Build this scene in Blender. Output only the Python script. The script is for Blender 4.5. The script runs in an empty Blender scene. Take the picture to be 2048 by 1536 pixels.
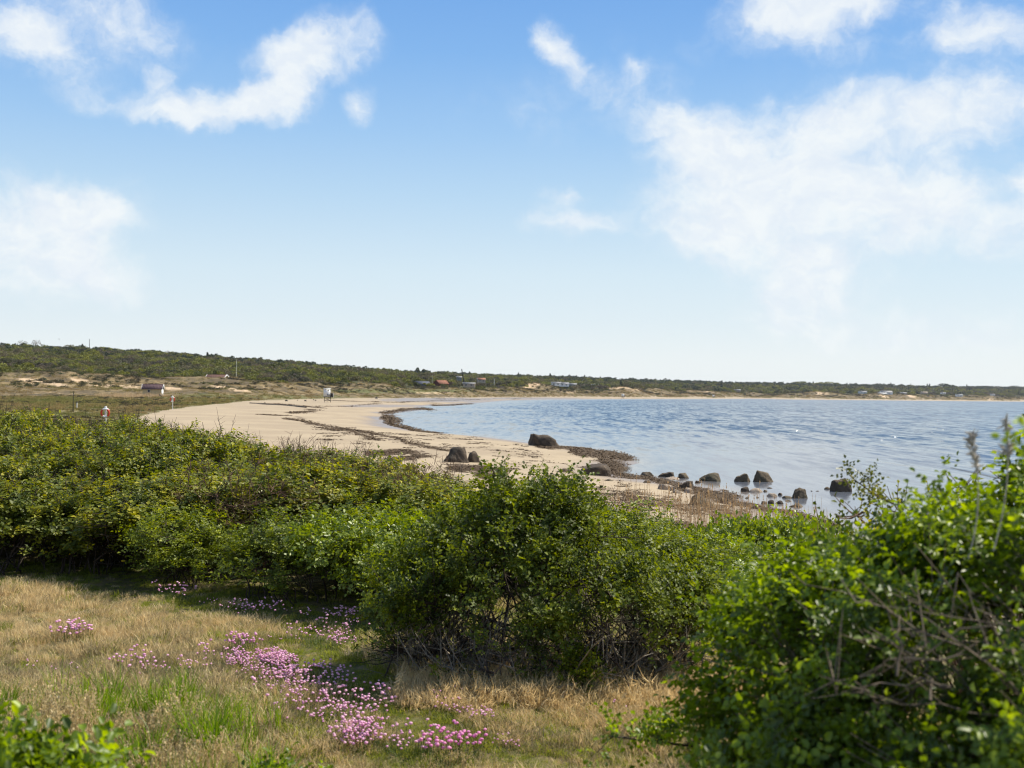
import bpy, math
import numpy as np
from mathutils import Matrix, Vector

# ------------------------------------------------------------------ camera
F = 2275.6; H = 4.2                      # focal length in photo pixels, eye height above the sea
PITCH = math.atan(18 / F); ROLL = math.atan(0.0131)
_r0 = np.array([1.0, 0, 0]); _f = np.array([0, math.cos(PITCH), math.sin(PITCH)])
_u0 = np.array([0, -math.sin(PITCH), math.cos(PITCH)])
CX = _r0 * math.cos(ROLL) + _u0 * math.sin(ROLL)
CY = _u0 * math.cos(ROLL) - _r0 * math.sin(ROLL)
sc = bpy.context.scene
COL = sc.collection
cam = bpy.data.cameras.new("camera"); cam.lens = 40; cam.sensor_width = 36
cam.clip_start = 0.1; cam.clip_end = 40000
camo = bpy.data.objects.new("camera", cam); COL.objects.link(camo)
M = Matrix(((CX[0], CY[0], -_f[0], 0), (CX[1], CY[1], -_f[1], 0), (CX[2], CY[2], -_f[2], H), (0, 0, 0, 1)))
camo.matrix_world = M
cam.dof.use_dof = True; cam.dof.focus_distance = 13; cam.dof.aperture_fstop = 3.7
sc.camera = camo
sc.render.engine = 'CYCLES'
sc.view_settings.view_transform = 'Standard'; sc.view_settings.look = 'None'
sc.view_settings.gamma = 1; sc.view_settings.use_curve_mapping = False
sc.view_settings.exposure = 0.6
sc.cycles.use_denoising = True
sc.cycles.pixel_filter_type = 'BLACKMAN_HARRIS'; sc.cycles.filter_width = 1.1
sc.cycles.max_bounces = 6; sc.cycles.diffuse_bounces = 3; sc.cycles.transmission_bounces = 4
sc.cycles.glossy_bounces = 3; sc.cycles.volume_bounces = 0
sc.cycles.sample_clamp_indirect = 4
sc.cycles.caustics_reflective = False; sc.cycles.caustics_refractive = False

HAZE = 0.00003
SUN_EL = math.radians(50); SUN_AZ = math.radians(64)      # azimuth from +Y towards +X

# ------------------------------------------------------------------ node helper
def nd(nt, typ, **kw):
    n = nt.nodes.new(typ)
    ins = kw.pop('i', {})
    for k, v in kw.items(): setattr(n, k, v)
    for k, v in ins.items():
        s = n.inputs[k]
        if isinstance(v, bpy.types.NodeSocket): nt.links.new(v, s)
        else: s.default_value = v
    return n
def mth(nt, op, a, b=0.0, c=0.0, clamp=False):
    return nd(nt, 'ShaderNodeMath', operation=op, use_clamp=clamp, i={0: a, 1: b, 2: c}).outputs[0]
def mixc(nt, f, a, b):
    n = nd(nt, 'ShaderNodeMix', data_type='RGBA', i={0: f})
    for k, v in ((6, a), (7, b)):
        if isinstance(v, bpy.types.NodeSocket): nt.links.new(v, n.inputs[k])
        else: n.inputs[k].default_value = (*v[:3], 1)
    return n.outputs[2]
def mrange(nt, v, a, b, c=0.0, d=1.0, smooth=True):
    n = nd(nt, 'ShaderNodeMapRange', interpolation_type='SMOOTHSTEP' if smooth else 'LINEAR',
           i={'Value': v, 'From Min': a, 'From Max': b, 'To Min': c, 'To Max': d})
    return n.outputs[0]
def noise(nt, vec, scale, detail=4, rough=.55, dist=0.0, out=0):
    return nd(nt, 'ShaderNodeTexNoise', i={'Vector': vec, 'Scale': scale, 'Detail': detail, 'Roughness': rough, 'Distortion': dist}).outputs[out]

# ------------------------------------------------------------------ projection helpers
def ray(px, py):
    x = (np.asarray(px, float) - 1024) / F; y = -(np.asarray(py, float) - 768) / F
    d = x[..., None] * CX + y[..., None] * CY + _f
    return d
def ground(px, py, z=0.0):
    d = ray(px, py); t = (z - H) / d[..., 2]
    return d[..., 0] * t, d[..., 1] * t
def at(px, r, z=None, py=None):
    """point at horizontal distance r (along y) in the direction of photo column px"""
    if py is None: py = yh(px)
    d = ray(px, py); t = r / np.hypot(d[..., 0], d[..., 1])
    return d[..., 0] * t, d[..., 1] * t
def yh(px): return 786 + 0.0131 * (np.asarray(px, float) - 1024)
def project(X, Y, Z):
    v = np.stack([X, Y, Z - H], -1)
    w = v @ _f; w = np.where(w < 0.05, 0.05, w)
    return 1024 + F * (v @ CX) / w, 768 - F * (v @ CY) / w

# ------------------------------------------------------------------ world: sky and clouds
world = bpy.data.worlds.new("World"); sc.world = world; world.use_nodes = True
nt = world.node_tree; nt.nodes.clear()
tc = nd(nt, 'ShaderNodeTexCoord')
sky = nd(nt, 'ShaderNodeTexSky', sky_type='NISHITA', sun_disc=False, sun_elevation=SUN_EL, sun_rotation=SUN_AZ,
         air_density=1.0, dust_density=0.6, ozone_density=1.6)
sep = nd(nt, 'ShaderNodeSeparateXYZ', i={0: tc.outputs['Generated']})
el = mth(nt, 'ARCSINE', sep.outputs[2]); az = mth(nt, 'ARCTAN2', sep.outputs[0], sep.outputs[1])
ramp = nd(nt, 'ShaderNodeValToRGB', i={0: mrange(nt, el, 0.0, 1.4, 0, 1, False)})
cr = ramp.color_ramp
stops = [(0.0, (.89, .945, .96)), (0.03, (.87, .935, .96)), (0.065, (.775, .885, .95)), (0.105, (.70, .85, .95)), (0.17, (.51, .725, .935)),
         (0.225, (.365, .61, .925)), (0.29, (.24, .49, .89)), (0.36, (.17, .40, .84)), (0.7, (.07, .22, .6)), (1.4, (.04, .14, .42))]
while len(cr.elements) < len(stops): cr.elements.new(0.5)
for e, (p, c) in zip(cr.elements, stops): e.position = p / 1.4; e.color = (*c, 1)
grad = nd(nt, 'ShaderNodeVectorMath', operation='SCALE', i={0: ramp.outputs[0], 3: 10.0}).outputs[0]
base = mixc(nt, 0.9, sky.outputs[0], grad)
# clouds: soft masses at fixed directions of the sky dome, broken up by noise
ae = nd(nt, 'ShaderNodeCombineXYZ', i={0: az, 1: el})
w1 = nd(nt, 'ShaderNodeTexNoise', i={'Vector': ae.outputs[0], 'Scale': 9.0, 'Detail': 3.0, 'Roughness': .5})
w2 = nd(nt, 'ShaderNodeTexNoise', i={'Vector': ae.outputs[0], 'Scale': 38.0, 'Detail': 5.0, 'Roughness': .55})
def vm(op, a, b, s=None):
    i = {0: a, 1: b}
    if s is not None: i = {0: a, 3: s}
    return nd(nt, 'ShaderNodeVectorMath', operation=op, i=i).outputs[0]
off1 = vm('SCALE', vm('SUBTRACT', w1.outputs['Color'], (.5, .5, .5)), None, 0.062)
off2 = vm('SCALE', vm('SUBTRACT', w2.outputs['Color'], (.5, .5, .5)), None, 0.030)
wp = vm('ADD', vm('ADD', ae.outputs[0], off1), off2)
def blob(px, py, rx, ry, rot, amp):
    d = ray(px, py); d = d / np.linalg.norm(d)
    m = nd(nt, 'ShaderNodeMapping', vector_type='TEXTURE', i={'Vector': wp,
           'Location': (math.atan2(d[0], d[1]), math.asin(d[2]), 0), 'Rotation': (0, 0, math.radians(rot)),
           'Scale': (rx / F, ry / F, 1)})
    g = nd(nt, 'ShaderNodeTexGradient', gradient_type='SPHERICAL', i={0: m.outputs[0]})
    return mth(nt, 'MULTIPLY', g.outputs['Fac'], amp)
CLOUDS = [(65, 70, 110, 55, 0, 1.1), (30, 40, 190, 110, 0, .65), (190, 30, 230, 90, 0, .5), (120, 150, 140, 55, 0, .5), (320, 60, 170, 110, -10, .35), (150, 185, 90, 30, 0, .4),
          (640, 85, 170, 85, 12, 1.3), (575, 150, 130, 100, 45, 1.25), (510, 205, 150, 50, 5, .9), (430, 200, 160, 50, 5, 1.0), (330, 200, 120, 45, 0, .8), (395, 235, 90, 42, 0, .85), (325, 145, 45, 35, 0, .7),
          (725, 198, 55, 40, 60, .8), (1110, 85, 90, 55, -50, 1.35), (1160, 130, 100, 50, -45, .6), (1270, 130, 60, 40, 0, .35),
          (1230, 160, 240, 140, 0, .30), (1040, 230, 280, 90, 0, .26), (1400, 190, 200, 80, 0, .35),
          (1570, 35, 220, 80, 5, 1.25), (1700, 10, 220, 55, 0, 1.0), (1990, 65, 140, 75, -15, 1.35), (1860, 90, 240, 70, 0, .4), (1650, 110, 200, 60, 0, .3),
          (1395, 285, 150, 105, 0, 1.25), (1560, 260, 330, 110, 0, .6), (1640, 310, 280, 150, 0, .95), (1880, 225, 270, 85, 0, .95),
          (2040, 220, 190, 120, 0, .8), (1420, 380, 200, 130, 0, .7),
          (1500, 430, 320, 130, 0, .8), (1720, 400, 280, 130, 0, .85), (1840, 400, 150, 90, 0, .95), (1990, 460, 260, 100, 0, .95),
          (2040, 372, 60, 35, 0, 1.0), (1580, 560, 190, 140, 0, .95), (1700, 540, 220, 90, 0, .6), (1400, 470, 230, 90, 0, .55), (1540, 620, 90, 60, 0, .5),
          (1135, 440, 130, 44, 0, 1.25), (1130, 385, 70, 28, 10, 1.1), (1900, 660, 300, 70, 0, .5), (1700, 660, 300, 60, 0, .35),
          (50, 450, 300, 150, 0, 1.05), (130, 385, 150, 60, -15, 1.0), (190, 430, 110, 70, 0, .8), (30, 550, 260, 90, 0, .7), (200, 530, 120, 60, 0, .5)]
tot = None
for b in CLOUDS:
    s = blob(*b); tot = s if tot is None else mth(nt, 'ADD', tot, s)
fb = noise(nt, wp, 13.0, 9, .62)
fb2 = noise(nt, wp, 4.0, 6, .55)
# beyond the photographed part of the sky scattered cloud goes on, with more added overhead to make skylight less blue
outside = mth(nt, 'MAXIMUM', mrange(nt, mth(nt, 'ABSOLUTE', az), .48, .75), mrange(nt, el, .36, .55))
gen = mth(nt, 'MULTIPLY', mrange(nt, fb2, .44, .62), mth(nt, 'MULTIPLY', outside, 1.1))
tot = mth(nt, 'ADD', tot, gen)
dens = mrange(nt, mth(nt, 'ADD', tot, mth(nt, 'MULTIPLY', mth(nt, 'MULTIPLY', mth(nt, 'SUBTRACT', fb, .5), 2.3), mrange(nt, tot, .0, .5, .25, 1))), .04, 1.5)
fb3 = noise(nt, nd(nt, 'ShaderNodeMapping', i={'Vector': wp, 'Scale': (1, 1.7, 1)}).outputs[0], 26.0, 9, .66)
edge = mth(nt, 'MULTIPLY', mth(nt, 'MULTIPLY', dens, mth(nt, 'SUBTRACT', 1.0, dens)), 4.0)
dens = mth(nt, 'ADD', dens, mth(nt, 'MULTIPLY', mth(nt, 'MULTIPLY', mth(nt, 'SUBTRACT', fb3, .5), 1.1), edge), clamp=True)
cc = mixc(nt, mrange(nt, fb3, .35, .65), (8.1, 8.75, 9.5), (9.2, 9.6, 9.75))
colr = mixc(nt, mth(nt, 'MULTIPLY', dens, .93), base, cc)
bg = nd(nt, 'ShaderNodeBackground', i={'Color': colr, 'Strength': 0.066})
nt.links.new(bg.outputs[0], nd(nt, 'ShaderNodeOutputWorld').inputs['Surface'])
world.cycles.sampling_method = 'MANUAL'; world.cycles.sample_map_resolution = 512

sun = bpy.data.lights.new("sun", 'SUN'); sun.energy = 4.9; sun.angle = math.radians(.53); sun.color = (1, .935, .81)
suno = bpy.data.objects.new("sun", sun); COL.objects.link(suno)
sd = Vector((math.sin(SUN_AZ) * math.cos(SUN_EL), math.cos(SUN_AZ) * math.cos(SUN_EL), math.sin(SUN_EL)))
suno.rotation_euler = sd.to_track_quat('Z', 'Y').to_euler()
suno.location = (30, 20, 60)

# ------------------------------------------------------------------ object helpers
rng = np.random.default_rng(7)
def tag(o, label=None, cat=None, group=None, kind=None):
    if label: o['label'] = label
    if cat: o['category'] = cat
    if group: o['group'] = group
    if kind: o['kind'] = kind
    return o
def mesh(name, V, Fc, mat=None, attrs=None, smooth=False):
    """V (n,3); Fc (m,k) array or list of such arrays"""
    if not isinstance(Fc, list): Fc = [Fc]
    me = bpy.data.meshes.new(name)
    V = np.ascontiguousarray(V, np.float32)
    me.vertices.add(len(V)); me.vertices.foreach_set('co', V.ravel())
    loops = np.concatenate([f.ravel() for f in Fc]).astype(np.int32)
    sizes = np.concatenate([np.full(len(f), f.shape[1], np.int32) for f in Fc])
    me.loops.add(len(loops)); me.loops.foreach_set('vertex_index', loops)
    me.polygons.add(len(sizes))
    me.polygons.foreach_set('loop_start', np.concatenate([[0], np.cumsum(sizes)[:-1]]).astype(np.int32))
    if smooth: me.polygons.foreach_set('use_smooth', np.ones(len(sizes), bool))
    for k, v in (attrs or {}).items():
        a = me.attributes.new(k, 'FLOAT', 'POINT'); a.data.foreach_set('value', np.ascontiguousarray(v, np.float32))
    me.update(calc_edges=True); me.validate()
    if mat: me.materials.append(mat)
    return me
def obj(name, me, parent=None, loc=(0, 0, 0), rotz=0.0, scale=1.0):
    o = bpy.data.objects.new(name, me); COL.objects.link(o)
    o.location = loc; o.rotation_euler = (0, 0, rotz)
    o.scale = (scale,) * 3 if np.isscalar(scale) else scale
    if parent: o.parent = parent
    return o
def thing(name, label, cat, loc=(0, 0, 0), rotz=0.0, scale=1.0, group=None):
    return tag(obj(name, None, None, loc, rotz, scale), label, cat, group)
def dup(root, loc, rotz=0.0, scale=1.0, label=None, group=None):
    r = root.copy(); COL.objects.link(r)
    r.location = loc; r.rotation_euler = (0, 0, rotz); r.scale = (scale,) * 3 if np.isscalar(scale) else scale
    if label: r['label'] = label
    if group: r['group'] = group
    for ch in list(KIDS.get(root.name, [])):
        c = ch.copy(); COL.objects.link(c); c.parent = r
    return r
KIDS = {}
def part(name, me, root, **k):
    o = obj(name, me, root, **k); KIDS.setdefault(root.name, []).append(o); return o

class MB:
    """collects simple solids into one mesh"""
    def __init__(s): s.V = []; s.F3 = []; s.F4 = []; s.n = 0
    def add(s, V, F):
        V = np.asarray(V, float); F = np.asarray(F) + s.n
        (s.F3 if F.shape[1] == 3 else s.F4).append(F); s.V.append(V); s.n += len(V); return s
    def box(s, c, d, rz=0.0, rx=0.0):
        v = np.array([[x, y, z] for x in (-.5, .5) for y in (-.5, .5) for z in (-.5, .5)]) * d
        if rx: v = v @ np.array([[1, 0, 0], [0, math.cos(rx), -math.sin(rx)], [0, math.sin(rx), math.cos(rx)]]).T
        if rz: v = v @ np.array([[math.cos(rz), -math.sin(rz), 0], [math.sin(rz), math.cos(rz), 0], [0, 0, 1]]).T
        return s.add(v + np.asarray(c), [[0, 1, 3, 2], [4, 6, 7, 5], [0, 4, 5, 1], [2, 3, 7, 6], [0, 2, 6, 4], [1, 5, 7, 3]])
    def bar(s, a, b, w, n=6, w2=None):
        a = np.asarray(a, float); b = np.asarray(b, float)
        V, Fq = tubes([np.linspace(a, b, 2)], [np.array([w, w if w2 is None else w2])], n)
        s.add(V, Fq); return s
    def poly(s, V, F): return s.add(V, F)
    def mesh(s, name, mat, smooth=False):
        Fs = [np.concatenate(f) for f in (s.F3, s.F4) if f]
        return mesh(name, np.concatenate(s.V), Fs, mat, smooth=smooth)

def tubes(paths, radii, n=3):
    """paths: list of (k,3); closed-section tubes; returns verts, quads"""
    Vs = []; Fs = []; off = 0
    ang = np.arange(n) / n * 2 * math.pi
    groups = {}
    for p, r in zip(paths, radii): groups.setdefault(len(p), []).append((p, r))
    for k, lst in groups.items():
        P = np.array([a for a, _ in lst]); R = np.array([np.broadcast_to(b, (k,)) for _, b in lst])
        T = np.gradient(P, axis=1); T /= np.linalg.norm(T, axis=2, keepdims=True) + 1e-9
        ref = np.where(np.abs(T[..., 2:3]) > .9, np.array([1., 0, 0]), np.array([0., 0, 1]))
        A = np.cross(T, ref); A /= np.linalg.norm(A, axis=2, keepdims=True) + 1e-9
        B = np.cross(T, A)
        V = P[:, :, None] + R[:, :, None, None] * (A[:, :, None] * np.cos(ang)[:, None] + B[:, :, None] * np.sin(ang)[:, None])
        m = len(lst); Vs.append(V.reshape(-1, 3))
        idx = np.arange(m * k * n).reshape(m, k, n) + off
        a = idx[:, :-1]; b = idx[:, 1:]
        Fs.append(np.stack([a, np.roll(a, -1, 2), np.roll(b, -1, 2), b], -1).reshape(-1, 4))
        if n > 3 and k == 2 and m == 1:
            pass
        off += m * k * n
    return np.concatenate(Vs), np.concatenate(Fs)

# ------------------------------------------------------------------ numpy noise
def _hash(ix, iy, s):
    h = (ix.astype(np.int64) * 374761393 + iy.astype(np.int64) * 668265263 + s * 974711) & 0x7fffffff
    h = ((h ^ (h >> 13)) * 1274126177) & 0x7fffffff
    return ((h ^ (h >> 16)) & 0xffff) / 65535.0
def vnoise(x, y, s=0):
    ix = np.floor(x); iy = np.floor(y); fx = x - ix; fy = y - iy
    fx = fx * fx * (3 - 2 * fx); fy = fy * fy * (3 - 2 * fy)
    a = _hash(ix, iy, s); b = _hash(ix + 1, iy, s); c = _hash(ix, iy + 1, s); d = _hash(ix + 1, iy + 1, s)
    return (a * (1 - fx) + b * fx) * (1 - fy) + (c * (1 - fx) + d * fx) * fy
def fbm(x, y, o=4, s=0):
    t = 0; a = .5; n = 0
    for i in range(o):
        t = t + a * vnoise(x * 2 ** i + 17 * i, y * 2 ** i - 9 * i, s + i); n += a; a *= .5
    return t / n
def sstep(a, b, x):
    t = np.clip((x - a) / (b - a), 0, 1); return t * t * (3 - 2 * t)

# ------------------------------------------------------------------ materials
def newmat(name):
    m = bpy.data.materials.new(name); m.use_nodes = True; m.node_tree.nodes.clear(); return m
def finish(m, nt, shader):
    nt.links.new(shader, nd(nt, 'ShaderNodeOutputMaterial').inputs['Surface']); return m
def bumpn(nt, h, strength=.5, dist=.1):
    return nd(nt, 'ShaderNodeBump', i={'Height': h, 'Strength': strength, 'Distance': dist}).outputs[0]
def flat_mat(name, col, rough=.7, var=.15, scale=3.0, bump=0.0, spec=.3, metal=0.0):
    m = newmat(name); nt = m.node_tree
    tc = nd(nt, 'ShaderNodeTexCoord').outputs['Object']
    n = noise(nt, tc, scale, 5, .6)
    c = mixc(nt, mrange(nt, n, .25, .75), tuple(np.array(col) * (1 - var)), tuple(np.minimum(np.array(col) * (1 + var), .9)))
    p = nd(nt, 'ShaderNodeBsdfPrincipled', i={'Base Color': c, 'Roughness': rough, 'Metallic': metal, 'Specular IOR Level': spec})
    if bump: nt.links.new(bumpn(nt, n, .6, bump), p.inputs['Normal'])
    return finish(m, nt, p.outputs[0])
def leaf_mat(name, cols, rough=.42, trans=.34, spec=.5, patch=0.0, isl=.65, tuft=0.0):
    """cols: three albedos; picked per leaf at random and per plant"""
    m = newmat(name); nt = m.node_tree
    g = nd(nt, 'ShaderNodeNewGeometry'); oi = nd(nt, 'ShaderNodeObjectInfo')
    r = mth(nt, 'ADD', mth(nt, 'MULTIPLY', g.outputs['Random Per Island'], isl), mth(nt, 'MULTIPLY', oi.outputs['Random'], 1 - isl))
    if tuft:
        tn = noise(nt, g.outputs['Position'], tuft, 2, .5)
        r = mth(nt, 'ADD', mth(nt, 'MULTIPLY', r, .55), mrange(nt, tn, .36, .66, -.05, .5), clamp=True)
    if patch:
        pn = noise(nt, oi.outputs['Location'], patch, 3, .6)
        r = mth(nt, 'ADD', mth(nt, 'MULTIPLY', r, .3), mrange(nt, pn, .32, .68, 0, .7))
    rp = nd(nt, 'ShaderNodeValToRGB', i={0: r}); cr = rp.color_ramp
    while len(cr.elements) < len(cols): cr.elements.new(.5)
    for i, (e, c) in enumerate(zip(cr.elements, cols)): e.position = i / (len(cols) - 1); e.color = (*c, 1)
    p = nd(nt, 'ShaderNodeBsdfPrincipled', i={'Base Color': rp.outputs[0], 'Roughness': rough, 'Specular IOR Level': spec})
    if trans:
        tcol = nd(nt, 'ShaderNodeHueSaturation', i={'Hue': .488, 'Saturation': 1.1, 'Value': 1.9, 'Color': rp.outputs[0]}).outputs[0]
        t = nd(nt, 'ShaderNodeBsdfTranslucent', i={0: tcol})
        mx = nd(nt, 'ShaderNodeMixShader', i={0: trans, 1: p.outputs[0], 2: t.outputs[0]})
        return finish(m, nt, mx.outputs[0])
    return finish(m, nt, p.outputs[0])

M_rose = leaf_mat('rose leaves', [(.036, .05, .008), (.078, .105, .012), (.15, .185, .016), (.30, .33, .022)], rough=.5, spec=.25, tuft=8)
M_rose_near = leaf_mat('rose leaves close by', [(.036, .058, .008), (.088, .135, .013), (.16, .235, .016), (.31, .39, .026)], rough=.42, spec=.4, trans=.42, tuft=9)
M_yellow = leaf_mat('young yellow green leaves', [(.045, .065, .01), (.10, .125, .015), (.20, .21, .02), (.43, .38, .03)], rough=.5, spec=.25, tuft=6)
M_lime = leaf_mat('fresh green leaves', [(.08, .115, .013), (.15, .20, .018), (.22, .27, .025)], rough=.45)
M_twigleaf = leaf_mat('sparse olive leaves', [(.06, .08, .015), (.12, .13, .02), (.2, .18, .03)], rough=.45)
M_bark_brown = flat_mat('brown old stems', (.15, .115, .08), .85, .5, 12)
M_bark = flat_mat('shrub bark', (.055, .04, .03), .85, .45, 9)
M_bark_red = flat_mat('reddish twigs', (.13, .075, .045), .8, .4, 9)
M_bark_grey = flat_mat('grey dead twigs', (.26, .22, .17), .85, .4, 12)
M_dry = leaf_mat('dry grass', [(.28, .215, .10), (.48, .375, .185), (.62, .50, .28), (.38, .325, .155)], rough=.55, trans=.3, spec=.25)
M_brown = leaf_mat('brown dead grass', [(.16, .13, .07), (.27, .22, .12), (.38, .33, .18)], rough=.6, trans=.25, spec=.2)
M_green = leaf_mat('short green grass', [(.09, .11, .018), (.18, .21, .03), (.33, .34, .055)], rough=.5, trans=.4, spec=.25)
M_olive = leaf_mat('olive lowland grass', [(.08, .095, .03), (.13, .14, .04), (.18, .17, .06)], rough=.7, trans=.2, spec=.1, isl=.3)
M_tallg = leaf_mat('tall green grass', [(.08, .14, .015), (.14, .23, .018), (.24, .34, .03)], rough=.42, trans=.45, spec=.4)
M_pink = leaf_mat('thrift flowers', [(.60, .28, .44), (.70, .40, .56), (.80, .54, .64), (.64, .33, .50)], rough=.7, trans=.25, spec=.15)
M_magenta = leaf_mat('magenta thrift flowers', [(.62, .20, .44), (.72, .30, .52), (.80, .42, .60)], rough=.7, trans=.25, spec=.15)
M_seedhead = flat_mat('grey seed heads', (.42, .38, .32), .9, .3, 12)
M_thriftleaf = leaf_mat('thrift cushion leaves', [(.05, .085, .018), (.08, .12, .03), (.12, .15, .04)], rough=.55, trans=.25)
M_reed = leaf_mat('dry reeds', [(.34, .23, .12), (.46, .34, .19), (.58, .45, .28)], rough=.6, trans=.25, spec=.2)
M_hill = leaf_mat('hillside foliage', [(.045, .05, .028), (.11, .088, .065), (.06, .072, .022), (.20, .20, .035), (.09, .10, .03), (.13, .11, .06), (.17, .18, .035), (.07, .08, .03)], rough=.7, trans=.2, spec=.2, patch=.018, isl=.2)
M_pine = leaf_mat('dark pine foliage', [(.03, .04, .024), (.045, .058, .028), (.065, .075, .035)], rough=.7, trans=.1, spec=.2)
M_bareT = leaf_mat('budding bare crowns', [(.11, .085, .06), (.15, .12, .075), (.13, .13, .05)], rough=.8, trans=.2, spec=.1)
M_dgrass = leaf_mat('dune grass', [(.16, .12, .05), (.27, .2, .09), (.19, .17, .055), (.13, .13, .04)], rough=.7, trans=.2, spec=.1, patch=.03, isl=.3)
M_heath = leaf_mat('dune scrub', [(.05, .045, .03), (.07, .06, .035), (.06, .08, .022)], rough=.7, trans=.15, spec=.1, patch=.05)
M_weed = flat_mat('dried seaweed', (.10, .066, .036), .8, .5, 5)

# stone
def stone_mat(name, c1, c2, c3):
    m = newmat(name); nt = m.node_tree
    tc = nd(nt, 'ShaderNodeTexCoord').outputs['Object']; oi = nd(nt, 'ShaderNodeObjectInfo')
    tv = nd(nt, 'ShaderNodeVectorMath', operation='ADD', i={0: tc, 1: nd(nt, 'ShaderNodeVectorMath', operation='SCALE', i={0: oi.outputs['Location'], 3: 1.7}).outputs[0]}).outputs[0]
    n1 = noise(nt, tv, 2.2, 7, .65); n2 = noise(nt, tv, 9, 6, .7); n3 = noise(nt, tv, 1.1, 4, .6)
    c = mixc(nt, mrange(nt, n1, .35, .65), c1, c2)
    c = mixc(nt, mrange(nt, n3, .5, .68), c, c3)
    c = mixc(nt, mth(nt, 'MULTIPLY', mrange(nt, n2, .55, .72), .5), c, tuple(np.array(c2) * 1.5))
    p = nd(nt, 'ShaderNodeBsdfPrincipled', i={'Base Color': c, 'Roughness': .82, 'Specular IOR Level': .3})
    nt.links.new(bumpn(nt, mth(nt, 'ADD', n1, mth(nt, 'MULTIPLY', n2, .4)), .9, .12), p.inputs['Normal'])
    return finish(m, nt, p.outputs[0])
M_stone_dark = stone_mat('dark weathered granite', (.05, .037, .025), (.12, .085, .055), (.04, .032, .022))
M_stone_brown = stone_mat('brown algae coated granite', (.08, .058, .034), (.16, .12, .075), (.045, .042, .02))
M_stone_tan = stone_mat('pale granite', (.24, .18, .125), (.36, .29, .22), (.16, .125, .09))

# ------------------------------------------------------------------ terrain shape
SHORE_PX = [(2700, 812.5), (2400, 808.4), (2048, 803.4), (1880, 801.9), (1700, 800.2), (1600, 799.2), (1500, 797.8), (1427, 797.9), (1250, 798.2), (1100, 799),
            (1010, 801), (965, 805), (900, 809.5), (850, 812), (838, 815.5), (858, 818.5), (825, 822), (795, 825), (775, 828), (805, 831),
            (765, 835), (768, 840), (790, 843), (780, 848), (800, 855), (850, 864), (905, 869), (960, 873), (1010, 879), (1060, 886), (1110, 892),
            (1150, 894), (1195, 899), (1240, 908), (1268, 916), (1262, 920), (1278, 926), (1250, 934), (1240, 944), (1262, 952), (1300, 957),
            (1330, 962), (1378, 965), (1388, 972), (1440, 976), (1468, 990), (1490, 1001), (1530, 1013), (1580, 1022), (1625, 1034), (1665, 1050),
            (1720, 1072), (1850, 1110), (2100, 1180), (2600, 1330)]
sx, sy = ground(np.array([p[0] for p in SHORE_PX]), np.array([p[1] for p in SHORE_PX]), 0.0)
SHORE = np.stack([sx, sy], 1)
SHORE = np.concatenate([[[9000, SHORE[0, 1] + 2500]], SHORE, [[40, 12], [200, -20], [9000, -900]]])
def shore_d(X, Y):
    """signed distance to the waterline, positive on land"""
    X = np.asarray(X, float); Y = np.asarray(Y, float)
    best = np.full(X.shape, 1e18); A = SHORE[:-1]; B = SHORE[1:]
    for a, b in zip(A, B):
        ab = b - a; L = ab @ ab
        t = np.clip(((X - a[0]) * ab[0] + (Y - a[1]) * ab[1]) / L, 0, 1)
        best = np.minimum(best, (X - a[0] - t * ab[0]) ** 2 + (Y - a[1] - t * ab[1]) ** 2)
    inside = np.zeros(X.shape, bool); P = np.concatenate([SHORE, SHORE[:1]])
    for a, b in zip(P[:-1], P[1:]):
        c = ((a[1] > Y) != (b[1] > Y))
        den = b[1] - a[1] if b[1] != a[1] else 1e-9
        inside ^= c & (X < (b[0] - a[0]) * (Y - a[1]) / den + a[0])
    return np.where(inside, -1, 1) * np.sqrt(best)

#         px    r_edge  y_edge  r_dune y_dune  r_ridge y_ridge(ground, tree tops above)
TAB = np.array([
    (-900, 360, 794, 520, 755, 1200, 700), (-200, 360, 794, 500, 757, 1200, 704), (0, 350, 792, 490, 758, 1180, 706), (150, 350, 791, 500, 760, 1200, 709),
    (300, 345, 791, 520, 766, 1230, 715), (430, 335, 797, 540, 765, 1270, 722), (520, 350, 798, 560, 767, 1300, 728), (600, 400, 797, 580, 769, 1340, 733),
    (700, 470, 796, 640, 771, 1420, 740), (800, 540, 795.5, 720, 774, 1520, 748), (900, 640, 794.5, 810, 775, 1650, 752), (1000, 820, 793.8, 1000, 777, 1850, 757),
    (1100, 1020, 793.6, 1200, 777.5, 2050, 758.5), (1250, 1230, 794, 1430, 779.5, 2350, 764), (1427, 1640, 795, 1850, 785, 2750, 769), (1500, 1850, 795.5, 2060, 787, 2900, 770.5),
    (1700, 1990, 798, 2250, 789, 3200, 775), (2048, 2720, 801.6, 2980, 794, 3900, 781.5), (2400, 3300, 806.5, 3600, 800, 4500, 788), (3200, 3900, 817, 4300, 811, 5200, 799)])
def table(px, j): return np.interp(px, TAB[:, 0], TAB[:, j])
BUMPS = [(75, 470, 30, 2.4), (150, 470, 26, 1.2), (330, 500, 35, 1.0), (480, 490, 30, 1.8), (1078, 1130, 34, 6.0), (1240, 1370, 28, 4.5), (1268, 1380, 24, 3.5), (1330, 1560, 45, 3.5), (1430, 1760, 40, 3.5), (1645, 2130, 40, 7.0), (1770, 2300, 36, 5.0), (1820, 2350, 40, 4.0)]
BXY = [(*at(b[0], b[1]), b[2], b[3]) for b in BUMPS]
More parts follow.
